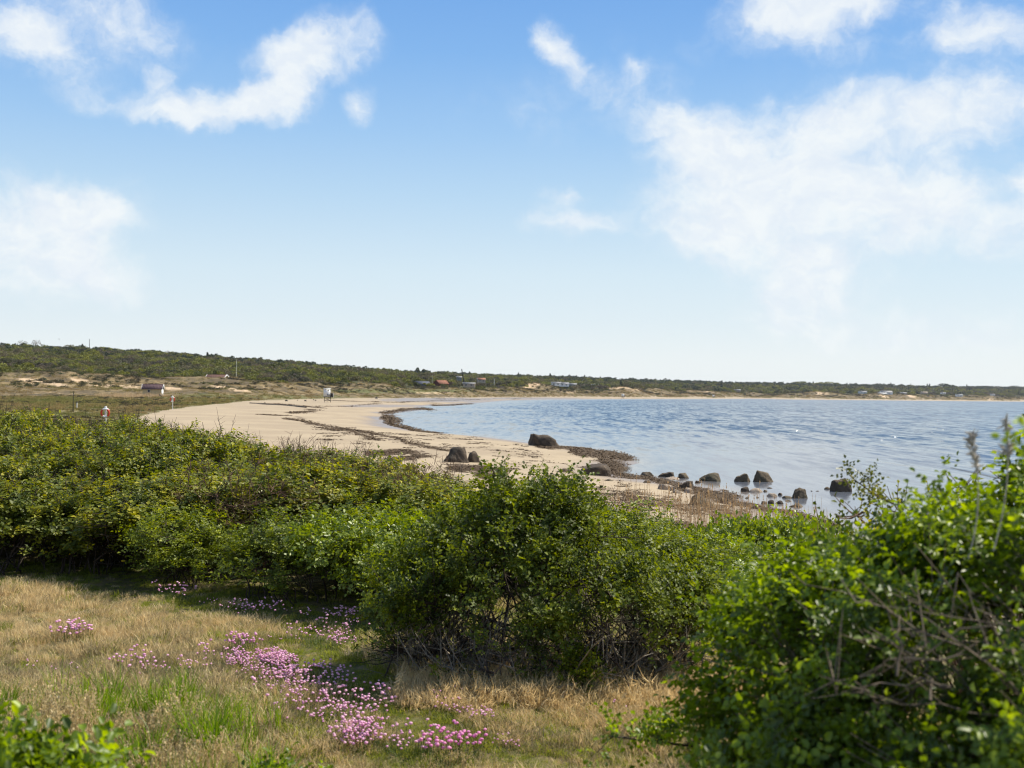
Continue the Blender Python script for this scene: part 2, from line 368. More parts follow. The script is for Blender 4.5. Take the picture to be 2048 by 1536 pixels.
def height(X, Y, sd_=None):
    X = np.asarray(X, float); Y = np.asarray(Y, float)
    r = np.hypot(X, Y); a = np.arctan2(X, Y)
    px = np.where(np.abs(a) < 1.2, 1024 + F * np.tan(np.clip(a, -1.2, 1.2)), np.where(a < 0, -900, 3200))
    px = np.clip(px, -900, 3200)
    d = shore_d(X, Y) if sd_ is None else sd_
    yy = yh(px)
    re, rd, rr = table(px, 1), table(px, 3), table(px, 5)
    ze = H - (table(px, 2) - yy) / F * re; zd = H - (table(px, 4) - yy) / F * rd; zr = H - (table(px, 6) - yy) / F * rr
    zb = np.where(d > 0, 1.3 * (1 - np.exp(-np.maximum(d, 0) / 16)), np.maximum(d * .06, -2.5))
    zb = zb + np.where(d > 0, (ze - 1.3) * sstep(re - 70, re, r), 0)
    t1 = np.clip((r - re) / (rd - re), 0, 1); t2 = np.clip((r - rd) / (rr - rd), 0, 1); t3 = np.clip((r - rr) / (rr * .5), 0, 1)
    z = np.where(r < re, zb, ze + (zd - ze) * t1 ** .8 + (zr - zd) * t2 - t3 * 12)
    dm = sstep(re, re + 50, r) * (1 - .8 * sstep(rd + 20, rd + 150, r))
    far = np.clip(r / 500, 1, 4)
    z = z + dm * ((fbm(X / 26 / far ** .5, Y / 26 / far ** .5, 4, 3) - .5) * 5.5 * far ** .3 + (np.abs(fbm(X / 11, Y / 11, 3, 9) - .5)) * 2.2)
    z = z + sstep(rd, rd + 250, r) * (fbm(X / 110, Y / 110, 3, 5) - .5) * 9 * (1 - t2 * .7)
    for bx, by, br, bh in BXY:
        q = ((X - bx) ** 2 + (Y - by) ** 2) / br ** 2
        z = z + bh * np.exp(-q * (1 + .6 * fbm(X / 14, Y / 14, 2, 2)))
    land = (d > 0) & (r < re)
    z = z + np.where(land, (fbm(X / 9, Y / 9, 3, 21) - .5) * .22 * np.minimum(np.maximum(d, 0) / 6, 1), 0)
    # the raised meadow the picture is taken from
    r0 = np.interp(px, [300, 900, 1200, 1350], [19, 13.5, 10, 8.3]); w = 1 - sstep(r0, r0 + np.interp(px, [300, 1000, 1350], [16, 11, 9.5]), r)
    z = z * (1 - w) + w * (2.5 + (fbm(X / 1.6, Y / 1.6, 3, 33) - .5) * .10)
    return z

# ------------------------------------------------------------------ terrain grid
def make_terrain():
    pxs = np.arange(-260, 2320, 5.0)
    azs = np.arctan((pxs - 1024) / F)
    left = -np.linspace(-azs[0], math.pi, 34)[1:][::-1]; right = np.linspace(azs[-1], math.pi, 34)[1:]
    A = np.concatenate([left, azs, right])
    R = np.concatenate([[.3], np.geomspace(1.0, 20, 110), np.geomspace(20, 250, 190)[1:], np.geomspace(250, 1000, 190)[1:],
                        np.geomspace(1000, 4000, 100)[1:], np.geomspace(4000, 12000, 12)[1:]])
    AA, RR = np.meshgrid(A, R, indexing='ij')
    X = RR * np.sin(AA); Y = RR * np.cos(AA)
    D = shore_d(X, Y); Z = height(X, Y, D)
    PX, PY = project(X, Y, Z); front = Y > 1
    r = RR
    pxc = np.clip(np.where(np.abs(AA) < 1.2, 1024 + F * np.tan(np.clip(AA, -1.2, 1.2)), np.where(AA < 0, -900, 3200)), -900, 3200)
    re, rd = table(pxc, 1), table(pxc, 3)
    # inland limit of the sand
    ed = np.interp(pxc, [-900, 240, 275, 350, 430, 520, 600, 700, 800, 900, 1000, 3200],
                   [0, 0, 128, 178, 232, 320, 385, 465, 536, 640, 818, 0])
    ed = np.where(pxc > 1000, re, ed)
    ed = ed * (1 + .05 * (fbm(X / 12, Y / 12, 3, 50) - .5))
    near = np.interp(pxc, [262, 278, 300, 330, 450, 700, 900, 1150, 1300, 1700, 2300], [300, 122, 85, 58, 45, 38, 33, 29, 27, 22, 12])
    near = near * (1 + .12 * (fbm(X / 5, Y / 5, 3, 51) - .5))
    sandy = (r < ed) & (r > near) & (D > -1e9)
    water_side = D < 0.4
    zone = np.zeros(X.shape, int)                    # 0 meadow 1 sand 2 dunes 3 hillside 4 lowland
    zone[:] = 4
    zone[r < 30] = 0
    zone[sandy | water_side] = 1
    zone[(r >= re) & (D > 0) & (zone != 1)] = 2
    zone[(r >= re * 1.0) & (D > 0)] = np.where(r >= rd, 3, 2)[(r >= re) & (D > 0)]
    zone[~sandy & (D > .4) & (r < re) & (r >= 30)] = 4
    # masks
    def ell(px, py, rx, ry, rot=0.0):
        c, s = math.cos(math.radians(rot)), math.sin(math.radians(rot))
        dx = PX - px; dy = PY - py
        u = (dx * c + dy * s) / rx; v = (-dx * s + dy * c) / ry
        q = np.sqrt(u * u + v * v) + (fbm(X / 2.5, Y / 2.5, 4, 60) - .5) * 1.1
        return np.where(front, 1 - sstep(.75, 1.1, q), 0)
    weed = np.zeros(X.shape)
    for e in WEED_MATS: weed = np.maximum(weed, ell(*e))
    wet = np.where(D < 0, 1, 1 - sstep(0, 5, D + (fbm(X / 6, Y / 6, 3, 70) - .5) * 5))
    # wide wet flats in the far corner of the bay
    wet = np.maximum(wet, .8 * ell(880, 800, 130, 5.0) * (D > 0)); wet = np.maximum(wet, .7 * ell(760, 812, 90, 3.0, 0) * (D > 0))
    wet = np.maximum(wet, .8 * ell(1060, 797, 130, 2.2))
    sand = np.zeros(X.shape)
    for e in [(65, 762, 30, 5, 5), (110, 768, 40, 3.5, 8), (165, 763, 30, 3, 10), (230, 772, 60, 3, 3), (330, 776, 45, 2.5, 3), (445, 775, 30, 3.5, 5), (480, 782, 25, 2, 0),
              (1070, 767, 26, 5.5), (1055, 773, 12, 4), (1145, 784, 10, 2), (1238, 775, 20, 3.5), (1268, 777, 14, 2.8), (1330, 775, 28, 2.6, 3), (1425, 780, 16, 4), (1380, 779, 12, 2),
              (1643, 787, 13, 4.5), (1768, 793, 11, 3.5, 20), (1825, 793, 14, 2.5, 12), (1975, 799, 12, 2), (875, 786, 40, 1.3)]:
        sand = np.maximum(sand, ell(*e))
    green = np.clip(ell(60, 800, 60, 6, 4) + ell(130, 802, 40, 4) + ell(150, 795, 60, 4) + ell(430, 792, 90, 5) * .5 + ell(740, 782, 90, 4) * .7, 0, 1)
    green = np.maximum(green, .6 * ell(860, 782, 90, 4)); green = np.maximum(green, .55 * ell(520, 794, 200, 4))
    brown = np.clip(ell(270, 790, 75, 6) + ell(20, 795, 60, 8) * .8 + ell(30, 812, 60, 5) * .6 + ell(150, 806, 40, 3) * .5, 0, 1)
    idx = np.arange(X.size).reshape(X.shape)
    q = np.stack([idx[:-1, :-1], idx[1:, :-1], idx[1:, 1:], idx[:-1, 1:]], -1)[:, :, ::1]
    zq = zone[:-1, :-1]
    V = np.stack([X, Y, Z], -1).reshape(-1, 3)
    att = dict(weed=weed.ravel(), wet=wet.ravel(), sand=sand.ravel(), green=green.ravel(), brown=brown.ravel())
    out = {}
    for zid in range(5):
        f = q[zq == zid]
        if not len(f): continue
        used, inv = np.unique(f.ravel(), return_inverse=True)
        f2 = inv.reshape(-1, 4)[:, ::-1]
        me = mesh(ZN[zid], V[used], f2, ZM[zid], {k: v[used] for k, v in att.items()}, smooth=True)
        o = obj(ZN[zid], me); tag(o, kind='structure'); out[zid] = o
    # centre cap under the camera
    k = idx[:, 0]
    return out
WEED_MATS = [(1200, 905, 62, 9, 12), (1235, 925, 34, 17, 60), (1170, 899, 60, 5, 6), (1130, 895, 35, 3, 8), (945, 938, 60, 6, 10), (985, 950, 40, 5, 8), (820, 903, 40, 2.5, 4), (790, 880, 30, 2, 8),
             (1320, 962, 60, 6, 8), (1400, 985, 70, 9, 25), (1470, 1002, 70, 10, 18), (1560, 1024, 70, 7, 14), (1640, 1042, 60, 7, 22),
             (1400, 1056, 120, 8, 2), (1560, 1054, 100, 6, 4), (800, 826, 26, 2.2, -12), (830, 819, 34, 2.6, 0), (785, 839, 11, 3.5, 0), (795, 848, 24, 2.2, 20), (855, 862, 50, 1.6, 12), (900, 809.5, 50, 1.6, -2),
             (600, 835, 14, 1.4, 16), (760, 868, 30, 1.2, 12)]
def ground_mat(name, zone):
    m = newmat(name); nt = m.node_tree
    g = nd(nt, 'ShaderNodeNewGeometry'); P = g.outputs['Position']
    A = lambda k: nd(nt, 'ShaderNodeAttribute', attribute_name=k).outputs['Fac']
    n1 = noise(nt, P, .12, 6, .6); n2 = noise(nt, P, .9, 6, .65); n3 = noise(nt, P, 7, 5, .65)
    sandc = mixc(nt, mrange(nt, n1, .35, .65), (.30, .232, .148), (.37, .29, .185))
    sandc = mixc(nt, mth(nt, 'MULTIPLY', mrange(nt, n2, .5, .75), .35), sandc, (.40, .30, .20))
    rough = .9
    if zone == 'sand':
        wetc = mixc(nt, mrange(nt, n2, .3, .7), (.19, .15, .115), (.25, .2, .16))
        c = mixc(nt, A('wet'), sandc, wetc)
        st = nd(nt, 'ShaderNodeMapping', i={'Vector': P, 'Scale': (.25, 1.2, 1)}).outputs[0]
        ns = noise(nt, st, 1.3, 7, .7)
        c = mixc(nt, mth(nt, 'MULTIPLY', mrange(nt, ns, .63, .70), .55), c, (.15, .10, .06))
        c = mixc(nt, mth(nt, 'MULTIPLY', mrange(nt, noise(nt, P, 2.2, 6, .75), .52, .72), .3), c, (.22, .165, .105))
        wd = mth(nt, 'MULTIPLY', A('weed'), mrange(nt, n2, .34, .56))
        c = mixc(nt, wd, c, mixc(nt, n3, (.06, .04, .022), (.17, .115, .068)))
        hgt = mth(nt, 'ADD', mth(nt, 'MULTIPLY', n2, .5), mth(nt, 'MULTIPLY', n3, .3))
        p = nd(nt, 'ShaderNodeBsdfPrincipled', i={'Base Color': c, 'Roughness': mrange(nt, A('wet'), 0, 1, .9, .32), 'Specular IOR Level': .4})
        nt.links.new(bumpn(nt, hgt, .5, .12), p.inputs['Normal'])
        return finish(m, nt, p.outputs[0])
    if zone == 'meadow':
        c = mixc(nt, mrange(nt, n2, .35, .65), (.10, .085, .035), (.2, .155, .075))
        c = mixc(nt, mrange(nt, n3, .4, .7), c, (.07, .08, .02))
    elif zone == 'low':
        c = mixc(nt, mrange(nt, n1, .35, .65), (.13, .115, .05), (.2, .16, .08))
        c = mixc(nt, mrange(nt, noise(nt, P, .05, 5, .6), .5, .7), c, (.10, .12, .035))
        c = mixc(nt, mth(nt, 'MULTIPLY', A('green'), .7), c, (.13, .155, .045))
        c = mixc(nt, mth(nt, 'MULTIPLY', A('brown'), .7), c, (.15, .105, .07))
    elif zone == 'dune':
        c = mixc(nt, mrange(nt, n1, .4, .6), (.21, .155, .075), (.12, .09, .05))
        c = mixc(nt, mrange(nt, noise(nt, P, .3, 5, .65), .5, .62), c, (.06, .05, .03))
        c = mixc(nt, mth(nt, 'MULTIPLY', mrange(nt, noise(nt, P, .18, 6, .7), .58, .68), .7), c, (.42, .31, .19))
        c = mixc(nt, mth(nt, 'MULTIPLY', A('green'), .7), c, (.09, .13, .03))
        c = mixc(nt, A('sand'), c, (.52, .38, .24))
    else:
        c = mixc(nt, mrange(nt, n1, .35, .65), (.04, .045, .018), (.075, .07, .03))
        c = mixc(nt, A('sand'), c, (.5, .37, .24))
    p = nd(nt, 'ShaderNodeBsdfPrincipled', i={'Base Color': c, 'Roughness': .92, 'Specular IOR Level': .15})
    nt.links.new(bumpn(nt, mth(nt, 'ADD', n2, mth(nt, 'MULTIPLY', n1, 2.0)), .8, .4 if zone in ('dune', 'hill') else .08), p.inputs['Normal'])
    return finish(m, nt, p.outputs[0])
ZN = ['meadow_ground', 'sandy_beach', 'dunes', 'hillside', 'coastal_grassland']
ZM = [ground_mat('meadow soil', 'meadow'), ground_mat('beach sand', 'sand'), ground_mat('dune ground', 'dune'), ground_mat('hill ground', 'hill'), ground_mat('lowland turf', 'low')]
make_terrain()

# ------------------------------------------------------------------ sea
def make_sea():
    pxs = np.concatenate([np.linspace(-300, 600, 12), np.arange(640, 2400, 8.0), np.linspace(2450, 8000, 12)])
    A = np.arctan((pxs - 1024) / F); A = np.concatenate([A, np.linspace(A[-1], 2.2, 12)[1:]])
    R = np.concatenate([np.geomspace(9, 600, 260), np.geomspace(600, 12000, 45)[1:]])
    AA, RR = np.meshgrid(A, R, indexing='ij'); X = RR * np.sin(AA); Y = RR * np.cos(AA)
    D = -shore_d(X, Y)
    idx = np.arange(X.size).reshape(X.shape)
    q = np.stack([idx[:-1, :-1], idx[:-1, 1:], idx[1:, 1:], idx[1:, :-1]], -1)
    keep = (D[:-1, :-1] > -25)
    f = q[keep]; used, inv = np.unique(f.ravel(), return_inverse=True)
    V = np.stack([X, Y, np.zeros(X.shape)], -1).reshape(-1, 3)[used]
    m = newmat('sea water'); nt = m.node_tree
    g = nd(nt, 'ShaderNodeNewGeometry'); P = g.outputs['Position']
    dd = nd(nt, 'ShaderNodeAttribute', attribute_name='off').outputs['Fac']
    open_ = mrange(nt, mth(nt, 'ADD', dd, mth(nt, 'MULTIPLY', noise(nt, P, .03, 3), 50)), 22, 75)
    def st(sx_, sy_, a=-12): return nd(nt, 'ShaderNodeMapping', i={'Vector': P, 'Rotation': (0, 0, math.radians(a)), 'Scale': (sx_, sy_, 1)}).outputs[0]
    wv = noise(nt, st(1.1, .2), 1.0, 4, .65, .3); wb = noise(nt, st(.45, .05), 1.0, 4, .65); wc = noise(nt, st(.12, .02, 4), 1.0, 3, .6)
    wr = noise(nt, P, 2.6, 3, .6)
    far_ = mrange(nt, nd(nt, 'ShaderNodeVectorMath', operation='LENGTH', i={0: P}).outputs['Value'], 90, 500)
    gust = mrange(nt, noise(nt, st(.004, .02, 0), 1.0, 3), .35, .65, .8, 1.1)
    amp = mth(nt, 'MULTIPLY', gust, mrange(nt, open_, 0, 1, .16, 1.0, False))
    def c0(v, k): return mth(nt, 'MULTIPLY', mth(nt, 'SUBTRACT', v, .5), k)
    sy = mth(nt, 'ADD', c0(wv, -1.0), mth(nt, 'ADD', c0(wb, -.6), mth(nt, 'ADD', c0(wc, -.22), c0(wr, -.2))))
    sx_ = mth(nt, 'ADD', c0(wv, .5), c0(wr, .4))
    sy = mth(nt, 'ADD', mth(nt, 'MULTIPLY', sy, amp), mth(nt, 'MULTIPLY', amp, -.10))
    sp = mth(nt, 'MULTIPLY', mrange(nt, noise(nt, st(5, 1.1), 1.0, 2, .5), .64, .70), mrange(nt, noise(nt, st(.5, .12), 1.0, 3), .45, .62))
    sp = mth(nt, 'MULTIPLY', sp, mrange(nt, open_, .25, .9))
    sy = mth(nt, 'ADD', sy, mth(nt, 'MULTIPLY', sp, -.70)); sx_ = mth(nt, 'ADD', mth(nt, 'MULTIPLY', sx_, amp), mth(nt, 'MULTIPLY', sp, .32))
    nrm = nd(nt, 'ShaderNodeVectorMath', operation='NORMALIZE', i={0: nd(nt, 'ShaderNodeCombineXYZ', i={0: sx_, 1: sy, 2: 1.0}).outputs[0]}).outputs[0]
    dark = mixc(nt, open_, (.10, .11, .13), (.055, .08, .10))
    fo = mth(nt, 'MULTIPLY', mrange(nt, wv, .665, .70), mth(nt, 'MULTIPLY', mrange(nt, noise(nt, P, .08, 3), .52, .66), mrange(nt, dd, 8, 30)))
    shal = mrange(nt, dd, 0, 2.2, .65, 0)
    dark = mixc(nt, shal, dark, (.22, .17, .12))
    dark = mixc(nt, mth(nt, 'MULTIPLY', fo, .8), dark, (.75, .78, .8))
    p = nd(nt, 'ShaderNodeBsdfPrincipled', i={'Base Color': dark, 'Roughness': .14, 'IOR': 1.333, 'Specular IOR Level': .5})
    nt.links.new(nrm, p.inputs['Normal'])
    finish(m, nt, p.outputs[0])
    me = mesh('sea', V, inv.reshape(-1, 4)[:, ::-1], m, {'off': D.ravel()[used]})
    me.flip_normals() if me.polygons[0].normal.z < 0 else None
    tag(obj('sea', me), kind='structure')
make_sea()

# ------------------------------------------------------------------ instancing on points (for stuff nobody could count)
def proto_collection(name, meshes):
    c = bpy.data.collections.new(name)
    for i, me in enumerate(meshes):
        o = bpy.data.objects.new('%s_%02d' % (name, i), me); c.objects.link(o)
    return c
def scatter(name, pos, rot, scl, idx, coll, mat=None):
    n = len(pos)
    me = bpy.data.meshes.new(name); me.vertices.add(n); me.vertices.foreach_set('co', np.ascontiguousarray(pos, np.float32).ravel())
    a = me.attributes.new('rot', 'FLOAT_VECTOR', 'POINT'); a.data.foreach_set('vector', np.ascontiguousarray(rot, np.float32).ravel())
    a = me.attributes.new('scl', 'FLOAT_VECTOR', 'POINT'); a.data.foreach_set('vector', np.ascontiguousarray(scl, np.float32).ravel())
    a = me.attributes.new('idx', 'INT', 'POINT'); a.data.foreach_set('value', np.ascontiguousarray(idx, np.int32))
    o = obj(name, me); tag(o, kind='stuff')
    g = bpy.data.node_groups.new(name, 'GeometryNodeTree')
    g.interface.new_socket('Geometry', in_out='INPUT', socket_type='NodeSocketGeometry')
    g.interface.new_socket('Geometry', in_out='OUTPUT', socket_type='NodeSocketGeometry')
    gi = g.nodes.new('NodeGroupInput'); go = g.nodes.new('NodeGroupOutput')
    ip = g.nodes.new('GeometryNodeInstanceOnPoints'); ci = g.nodes.new('GeometryNodeCollectionInfo')
    ci.inputs['Collection'].default_value = coll; ci.inputs['Separate Children'].default_value = True; ci.inputs['Reset Children'].default_value = True
    ip.inputs['Pick Instance'].default_value = True
    def na(nm, t):
        q = g.nodes.new('GeometryNodeInputNamedAttribute'); q.data_type = t; q.inputs['Name'].default_value = nm
        return q.outputs['Attribute']
    L = g.links.new
    L(gi.outputs[0], ip.inputs['Points']); L(ci.outputs[0], ip.inputs['Instance'])
    L(na('idx', 'INT'), ip.inputs['Instance Index']); L(na('scl', 'FLOAT_VECTOR'), ip.inputs['Scale'])
    er = g.nodes.new('FunctionNodeEulerToRotation'); L(na('rot', 'FLOAT_VECTOR'), er.inputs[0]); L(er.outputs[0], ip.inputs['Rotation'])
    L(ip.outputs[0], go.inputs[0])
    md = o.modifiers.new('scatter', 'NODES'); md.node_group = g
    return o
def zrot(n, tilt=.12):
    return np.stack([rng.normal(0, tilt, n), rng.normal(0, tilt, n), rng.uniform(0, 6.283, n)], 1)

# ------------------------------------------------------------------ hillside crowns
def crown_mesh(name, mat, r, n=260, q=.34, kind='dome', rg=None, h=None):
    rg = rg or rng
    nl = rg.integers(5, 9) if kind != 'pine' else 1
    V = []
    if kind == 'pine':
        hh = h or 1.7
        z = rg.uniform(.25, 1, n) ** .8; rad = (1 - z) * .42 + .05
        a = rg.uniform(0, 6.283, n); P = np.stack([np.cos(a) * rad * rg.uniform(.4, 1, n), np.sin(a) * rad * rg.uniform(.4, 1, n), z * hh / 1.0], 1)
        P[:, 2] *= 1
    else:
        c = np.stack([rg.normal(0, .42, nl), rg.normal(0, .42, nl), rg.uniform(.25, .75, nl)], 1); rad = rg.uniform(.32, .6, nl)
        k = rg.integers(0, nl, n); u = rg.normal(size=(n, 3)); u /= np.linalg.norm(u, axis=1)[:, None]; u[:, 2] = np.abs(u[:, 2]) * 1.0 - .25
        P = c[k] + u * rad[k][:, None] * rg.uniform(.75, 1.05, n)[:, None]; P[:, 2] = np.maximum(P[:, 2], .02)
    P *= r
    ax = rg.normal(size=(n, 3)); ax /= np.linalg.norm(ax, axis=1)[:, None]
    b = np.cross(ax, rg.normal(size=(n, 3))); b /= np.linalg.norm(b, axis=1)[:, None]
    s = q * r * rg.uniform(.35, .75, n)[:, None]
    V = np.stack([P - ax * s, P + b * s * .7, P + ax * s, P - b * s * .7], 1).reshape(-1, 3)
    return mesh(name, V, np.arange(n * 4).reshape(-1, 4), mat)
rc = np.random.default_rng(11)
crowns = [crown_mesh('crown', M_hill, 1.0, 420, .21, rg=rc) for _ in range(8)]
pines = [crown_mesh('pine_crown', M_pine, 1.0, 240, .24, 'pine' if i < 3 else 'dome', rg=rc) for i in range(6)]
bares = [crown_mesh('bare_crown', M_bareT, 1.0, 210, .13, rg=rc) for _ in range(3)]
coll_h = proto_collection('hill_crowns', crowns + pines + bares)
def field(px, r): x, y = at(px, r); return x, y
def fill(n, pxr, f_lo, f_hi, jit=0):
    px = rng.uniform(*pxr, n); t = rng.uniform(0, 1, n)
    lo, hi = f_lo(px), f_hi(px)
    r = lo + (hi - lo) * t
    x, y = at(px, r); return px, r, t, x, y
n = 12000
px, r, t, x, y = fill(n, (-250, 2330), lambda p: table(p, 3) + rng.uniform(-10, 30, len(p)), lambda p: table(p, 5) * 1.03)
z = height(x, y)
size = np.interp(r, [500, 900, 1500, 3500], [2.6, 3.9, 5.2, 8.0]) * rng.uniform(.6, 1.35, n)
pn = fbm(x / 90, y / 90, 3, 80); u = rng.uniform(0, 1, n)
farR = sstep(900, 1300, px)
pinep = np.clip(sstep(.45, 1, t) * .4 + farR * (.15 + .7 * sstep(.3, .9, t)), 0, .95)
isp = u < pinep; isb = (~isp) & (rng.uniform(0, 1, n) < .18 * (pn > .45) + .05)
idx = np.where(isp, 8 + rng.integers(3, 6, n), np.where(isb, 14 + rng.integers(0, 3, n), rng.integers(0, 8, n)))
idx = np.where(isp & (rng.uniform(0, 1, n) < .03), 8 + rng.integers(0, 3, n), idx)
sv = np.stack([size, size, size * rng.uniform(.7, 1.1, n)], 1)
keep = np.ones(n, bool)
CLEAR = [(435, 500, 16), (880, 830, 16), (842, 800, 14)]
for cpx, cr_, rad in CLEAR:
    cx, cy = at(cpx, cr_); keep &= np.hypot(x - cx, y - cy) > rad
P = np.stack([x, y, z - .3], 1)[keep]
o = scatter('hillside_scrub', P, zrot(len(P), .08), sv[keep], idx[keep], coll_h)
tag(o, 'dense scrub and low woodland covering the hillside behind the dunes', 'scrub')

# individual trees: skyline ridge and the near edge of the woodland
def tree_proto(name, label, cat, crown, trunkh, crown_z, lean=0):
    root = thing(name, label, cat)
    mb = MB(); mb.bar((0, 0, -.5), (.05 + lean, 0, crown_z + .45), .09, 6, .03)
    for a in range(4):
        an = a * 1.6 + .3; mb.bar((0, 0, crown_z * .5 + .1 * a), (.4 * math.cos(an), .4 * math.sin(an), crown_z + .4), .035, 4, .012)
    part('trunk', mb.mesh('trunk', M_bark), root)
    part('crown', crown, root, loc=(0, 0, crown_z))
    return root
first = {}
TREES = [  # px, r, top_y, kind, width px, label
    (46, 1175, 689, 'bare', 17, 'bare round tree, left of the two pale crowns on the left skyline'),
    (70, 1180, 687, 'bare', 15, 'bare tree with see-through crown, right of the two pale crowns on the left skyline'),
    (5, 1170, 693, 'pine', 14, 'dark rounded pine at the very left end of the skyline'),
    (430, 1260, 712, 'pine', 7, 'single small pine poking above the ridge right of the flagpole house'),
    (492, 1290, 716, 'pine', 9, 'small dark pine poking above the ridge just right of the tall flagpole'),
    (553, 1310, 722, 'pine', 14, 'dark broad pine on the ridge above the lifeguard tower, left of the pale green crowns'),
    (572, 1310, 722, 'round', 16, 'pale green round tree on the ridge above the lifeguard tower, next to the dark pine'),
    (600, 1330, 723, 'round', 22, 'wide pale green tree on the ridge above the lifeguard tower, second of the pale crowns'),
    (834, 1400, 735, 'pine', 11, 'dark round tree rising over the ridge left of the tall spiky pine'),
    (848, 1400, 738, 'pine', 10, 'low dark tree on the ridge between the round tree and the tall spiky pine'),
    (860, 1400, 735, 'spruce', 10, 'tall spiky pine rising over the ridge above the red cottage'),
    (290, 1220, 704, 'pine', 12, 'dark flat-topped pine on the ridge above the yellow shed'),
    (210, 1200, 699, 'round', 24, 'broad brownish round tree on the ridge right of the thin mast'),
    (350, 1240, 711, 'round', 14, 'round tree on the ridge between the yellow shed and the flagpole'),
    (1650, 3150, 765, 'round', 30, 'pale brown tree mass standing highest on the far right ridge'),
    (1600, 3080, 764, 'round', 26, 'olive broad tree on the far ridge left of the pale brown tree mass'),
    (1890, 3500, 769, 'pine', 26, 'dark pine group on the far right ridge near the picture edge')]
proto_crown = {'bare': bares[0], 'pine': pines[4], 'round': crowns[1], 'spruce': pines[0]}
for px_, r_, ty, kd, wpx, lab in TREES:
    x_, y_ = at(px_, r_); x_ = float(x_); y_ = float(y_); z_ = float(height(np.array([x_]), np.array([y_]))[0])
    top = H + (float(yh(px_)) - ty) / F * r_; hh = max(top - z_, 4.0); w = wpx / F * r_ / 2
    nm = {'bare': 'bare_tree', 'pine': 'pine_tree', 'round': 'leafy_tree', 'spruce': 'pine_tree'}[kd]
    if kd not in first:
        first[kd] = tree_proto(nm, lab, 'tree', proto_crown[kd], 1, .5 if kd != 'spruce' else .1)
        root = first[kd]; root['label'] = lab; fresh = True
    else:
        root = dup(first[kd], (0, 0, 0), label=lab); fresh = False
    zs = hh / (1.55 if kd != 'spruce' else 2.7)
    root.location = (x_, y_, z_); root.rotation_euler = (0, 0, float(rng.uniform(0, 6))); root.scale = (w / .85, w / .85, zs)
# a row of single trees along the woodland's front edge
ROWS = [('pine', 'low dark bush in the dunes', 'dark bushes in the dunes', 44), ('round', 'low leafy tree at the scrub edge', 'leafy trees along the scrub edge', 70)]
for kd, lab, grp, cnt in ROWS:
    for i in range(cnt):
        p_ = float(rng.uniform(-60, 2100)); rd_ = float(table(p_, 3)); re_ = float(table(p_, 1))
        r_ = rd_ + rng.uniform(-8, 30) if kd == 'round' else re_ + (rd_ - re_) * rng.uniform(.35, 1)
        x_, y_ = map(float, at(p_, r_)); 
        if abs(p_ - 435) < 34 or abs(p_ - 880) < 30 or abs(p_ - 305) < 30: continue
        z_ = float(height(np.array([x_]), np.array([y_]))[0])
        s = (rng.uniform(1.3, 2.4) if kd == 'pine' else rng.uniform(2, 3.2)) * min(2.0, max(1, r_ / 700))
        side = 'left of the yellow shed' if p_ < 290 else 'between the yellow shed and the flagpole' if p_ < 470 else 'left of the lifeguard tower' if p_ < 640 else ('between the lifeguard tower and the red cottage' if p_ < 880 else ('above the far end of the beach' if p_ < 1400 else 'on the far right shore'))
        dup(first[kd], (x_, y_, z_ - .9 * s), float(rng.uniform(0, 6)), (s, s, s * .8), '%s, %s' % (lab, side), '%s, %s' % (grp, side))

# dune grass and heath tufts
def tuft_mesh(name, mat, nb, hgt, spread, wid, lean=.5, seg=2, rg=None, droop=.3):
    rg = rg or rng
    a = rg.uniform(0, 6.283, nb); rad = spread * np.sqrt(rg.uniform(0, 1, nb)); bx = np.cos(a) * rad; by = np.sin(a) * rad
    h = hgt * rg.uniform(.5, 1.1, nb); la = a + rg.normal(0, .9, nb); ln = lean * rg.uniform(.1, 1, nb) * h
    fa = rg.uniform(0, 3.14, nb); wx = np.cos(fa) * wid / 2; wy = np.sin(fa) * wid / 2
    V = []
    for k in range(seg + 1):
        t = k / seg; w = (1 - t ** 1.6) if k < seg else .08
        cx = bx + np.cos(la) * ln * t ** 1.7; cy = by + np.sin(la) * ln * t ** 1.7; cz = h * (t - droop * lean * t ** 3)
        V.append(np.stack([cx - wx * w, cy - wy * w, cz], 1)); V.append(np.stack([cx + wx * w, cy + wy * w, cz], 1))
    V = np.stack(V, 1)                                    # nb, 2(seg+1), 3
    m = 2 * (seg + 1); base = (np.arange(nb) * m)[:, None]
    Fs = np.concatenate([base + np.array([2 * k, 2 * k + 1, 2 * k + 3, 2 * k + 2]) for k in range(seg)])
    return mesh(name, V.reshape(-1, 3), Fs, mat)
dg = [tuft_mesh('dune_tuft', M_dgrass, 46, .75, .7, .07, .8, 2, rc) for _ in range(4)] + [crown_mesh('heath', M_heath, 1.0, 110, .22, rg=rc) for _ in range(3)] + [tuft_mesh('reed_tuft', M_reed, 50, 1.2, .9, .05, .25, 2, rc) for _ in range(2)] \
    + [tuft_mesh('green_tuft', M_olive, 60, .5, .8, .07, .6, 2, rc) for _ in range(2)]
coll_d = proto_collection('dune_tufts', dg)
n = 16000
px, r, t, x, y = fill(n, (-250, 2330), lambda p: table(p, 1) * .995, lambda p: table(p, 3) + 30)
z = height(x, y); u = rng.uniform(0, 1, n); pn = fbm(x / 22, y / 22, 3, 90)
isb = (pn > .54) & (u < .55) & (t > .2)
idx = np.where(isb, 4 + rng.integers(0, 3, n), rng.integers(0, 4, n))
s = np.where(isb, rng.uniform(.6, 1.6, n), rng.uniform(.7, 1.6, n)) * np.clip(r / 600, 1, 2.5)
kp = (u < np.where(pn < .40, .35, 1)) & (shore_d(x, y) > 3)
P = np.stack([x, y, z - .15 * s], 1)[kp]
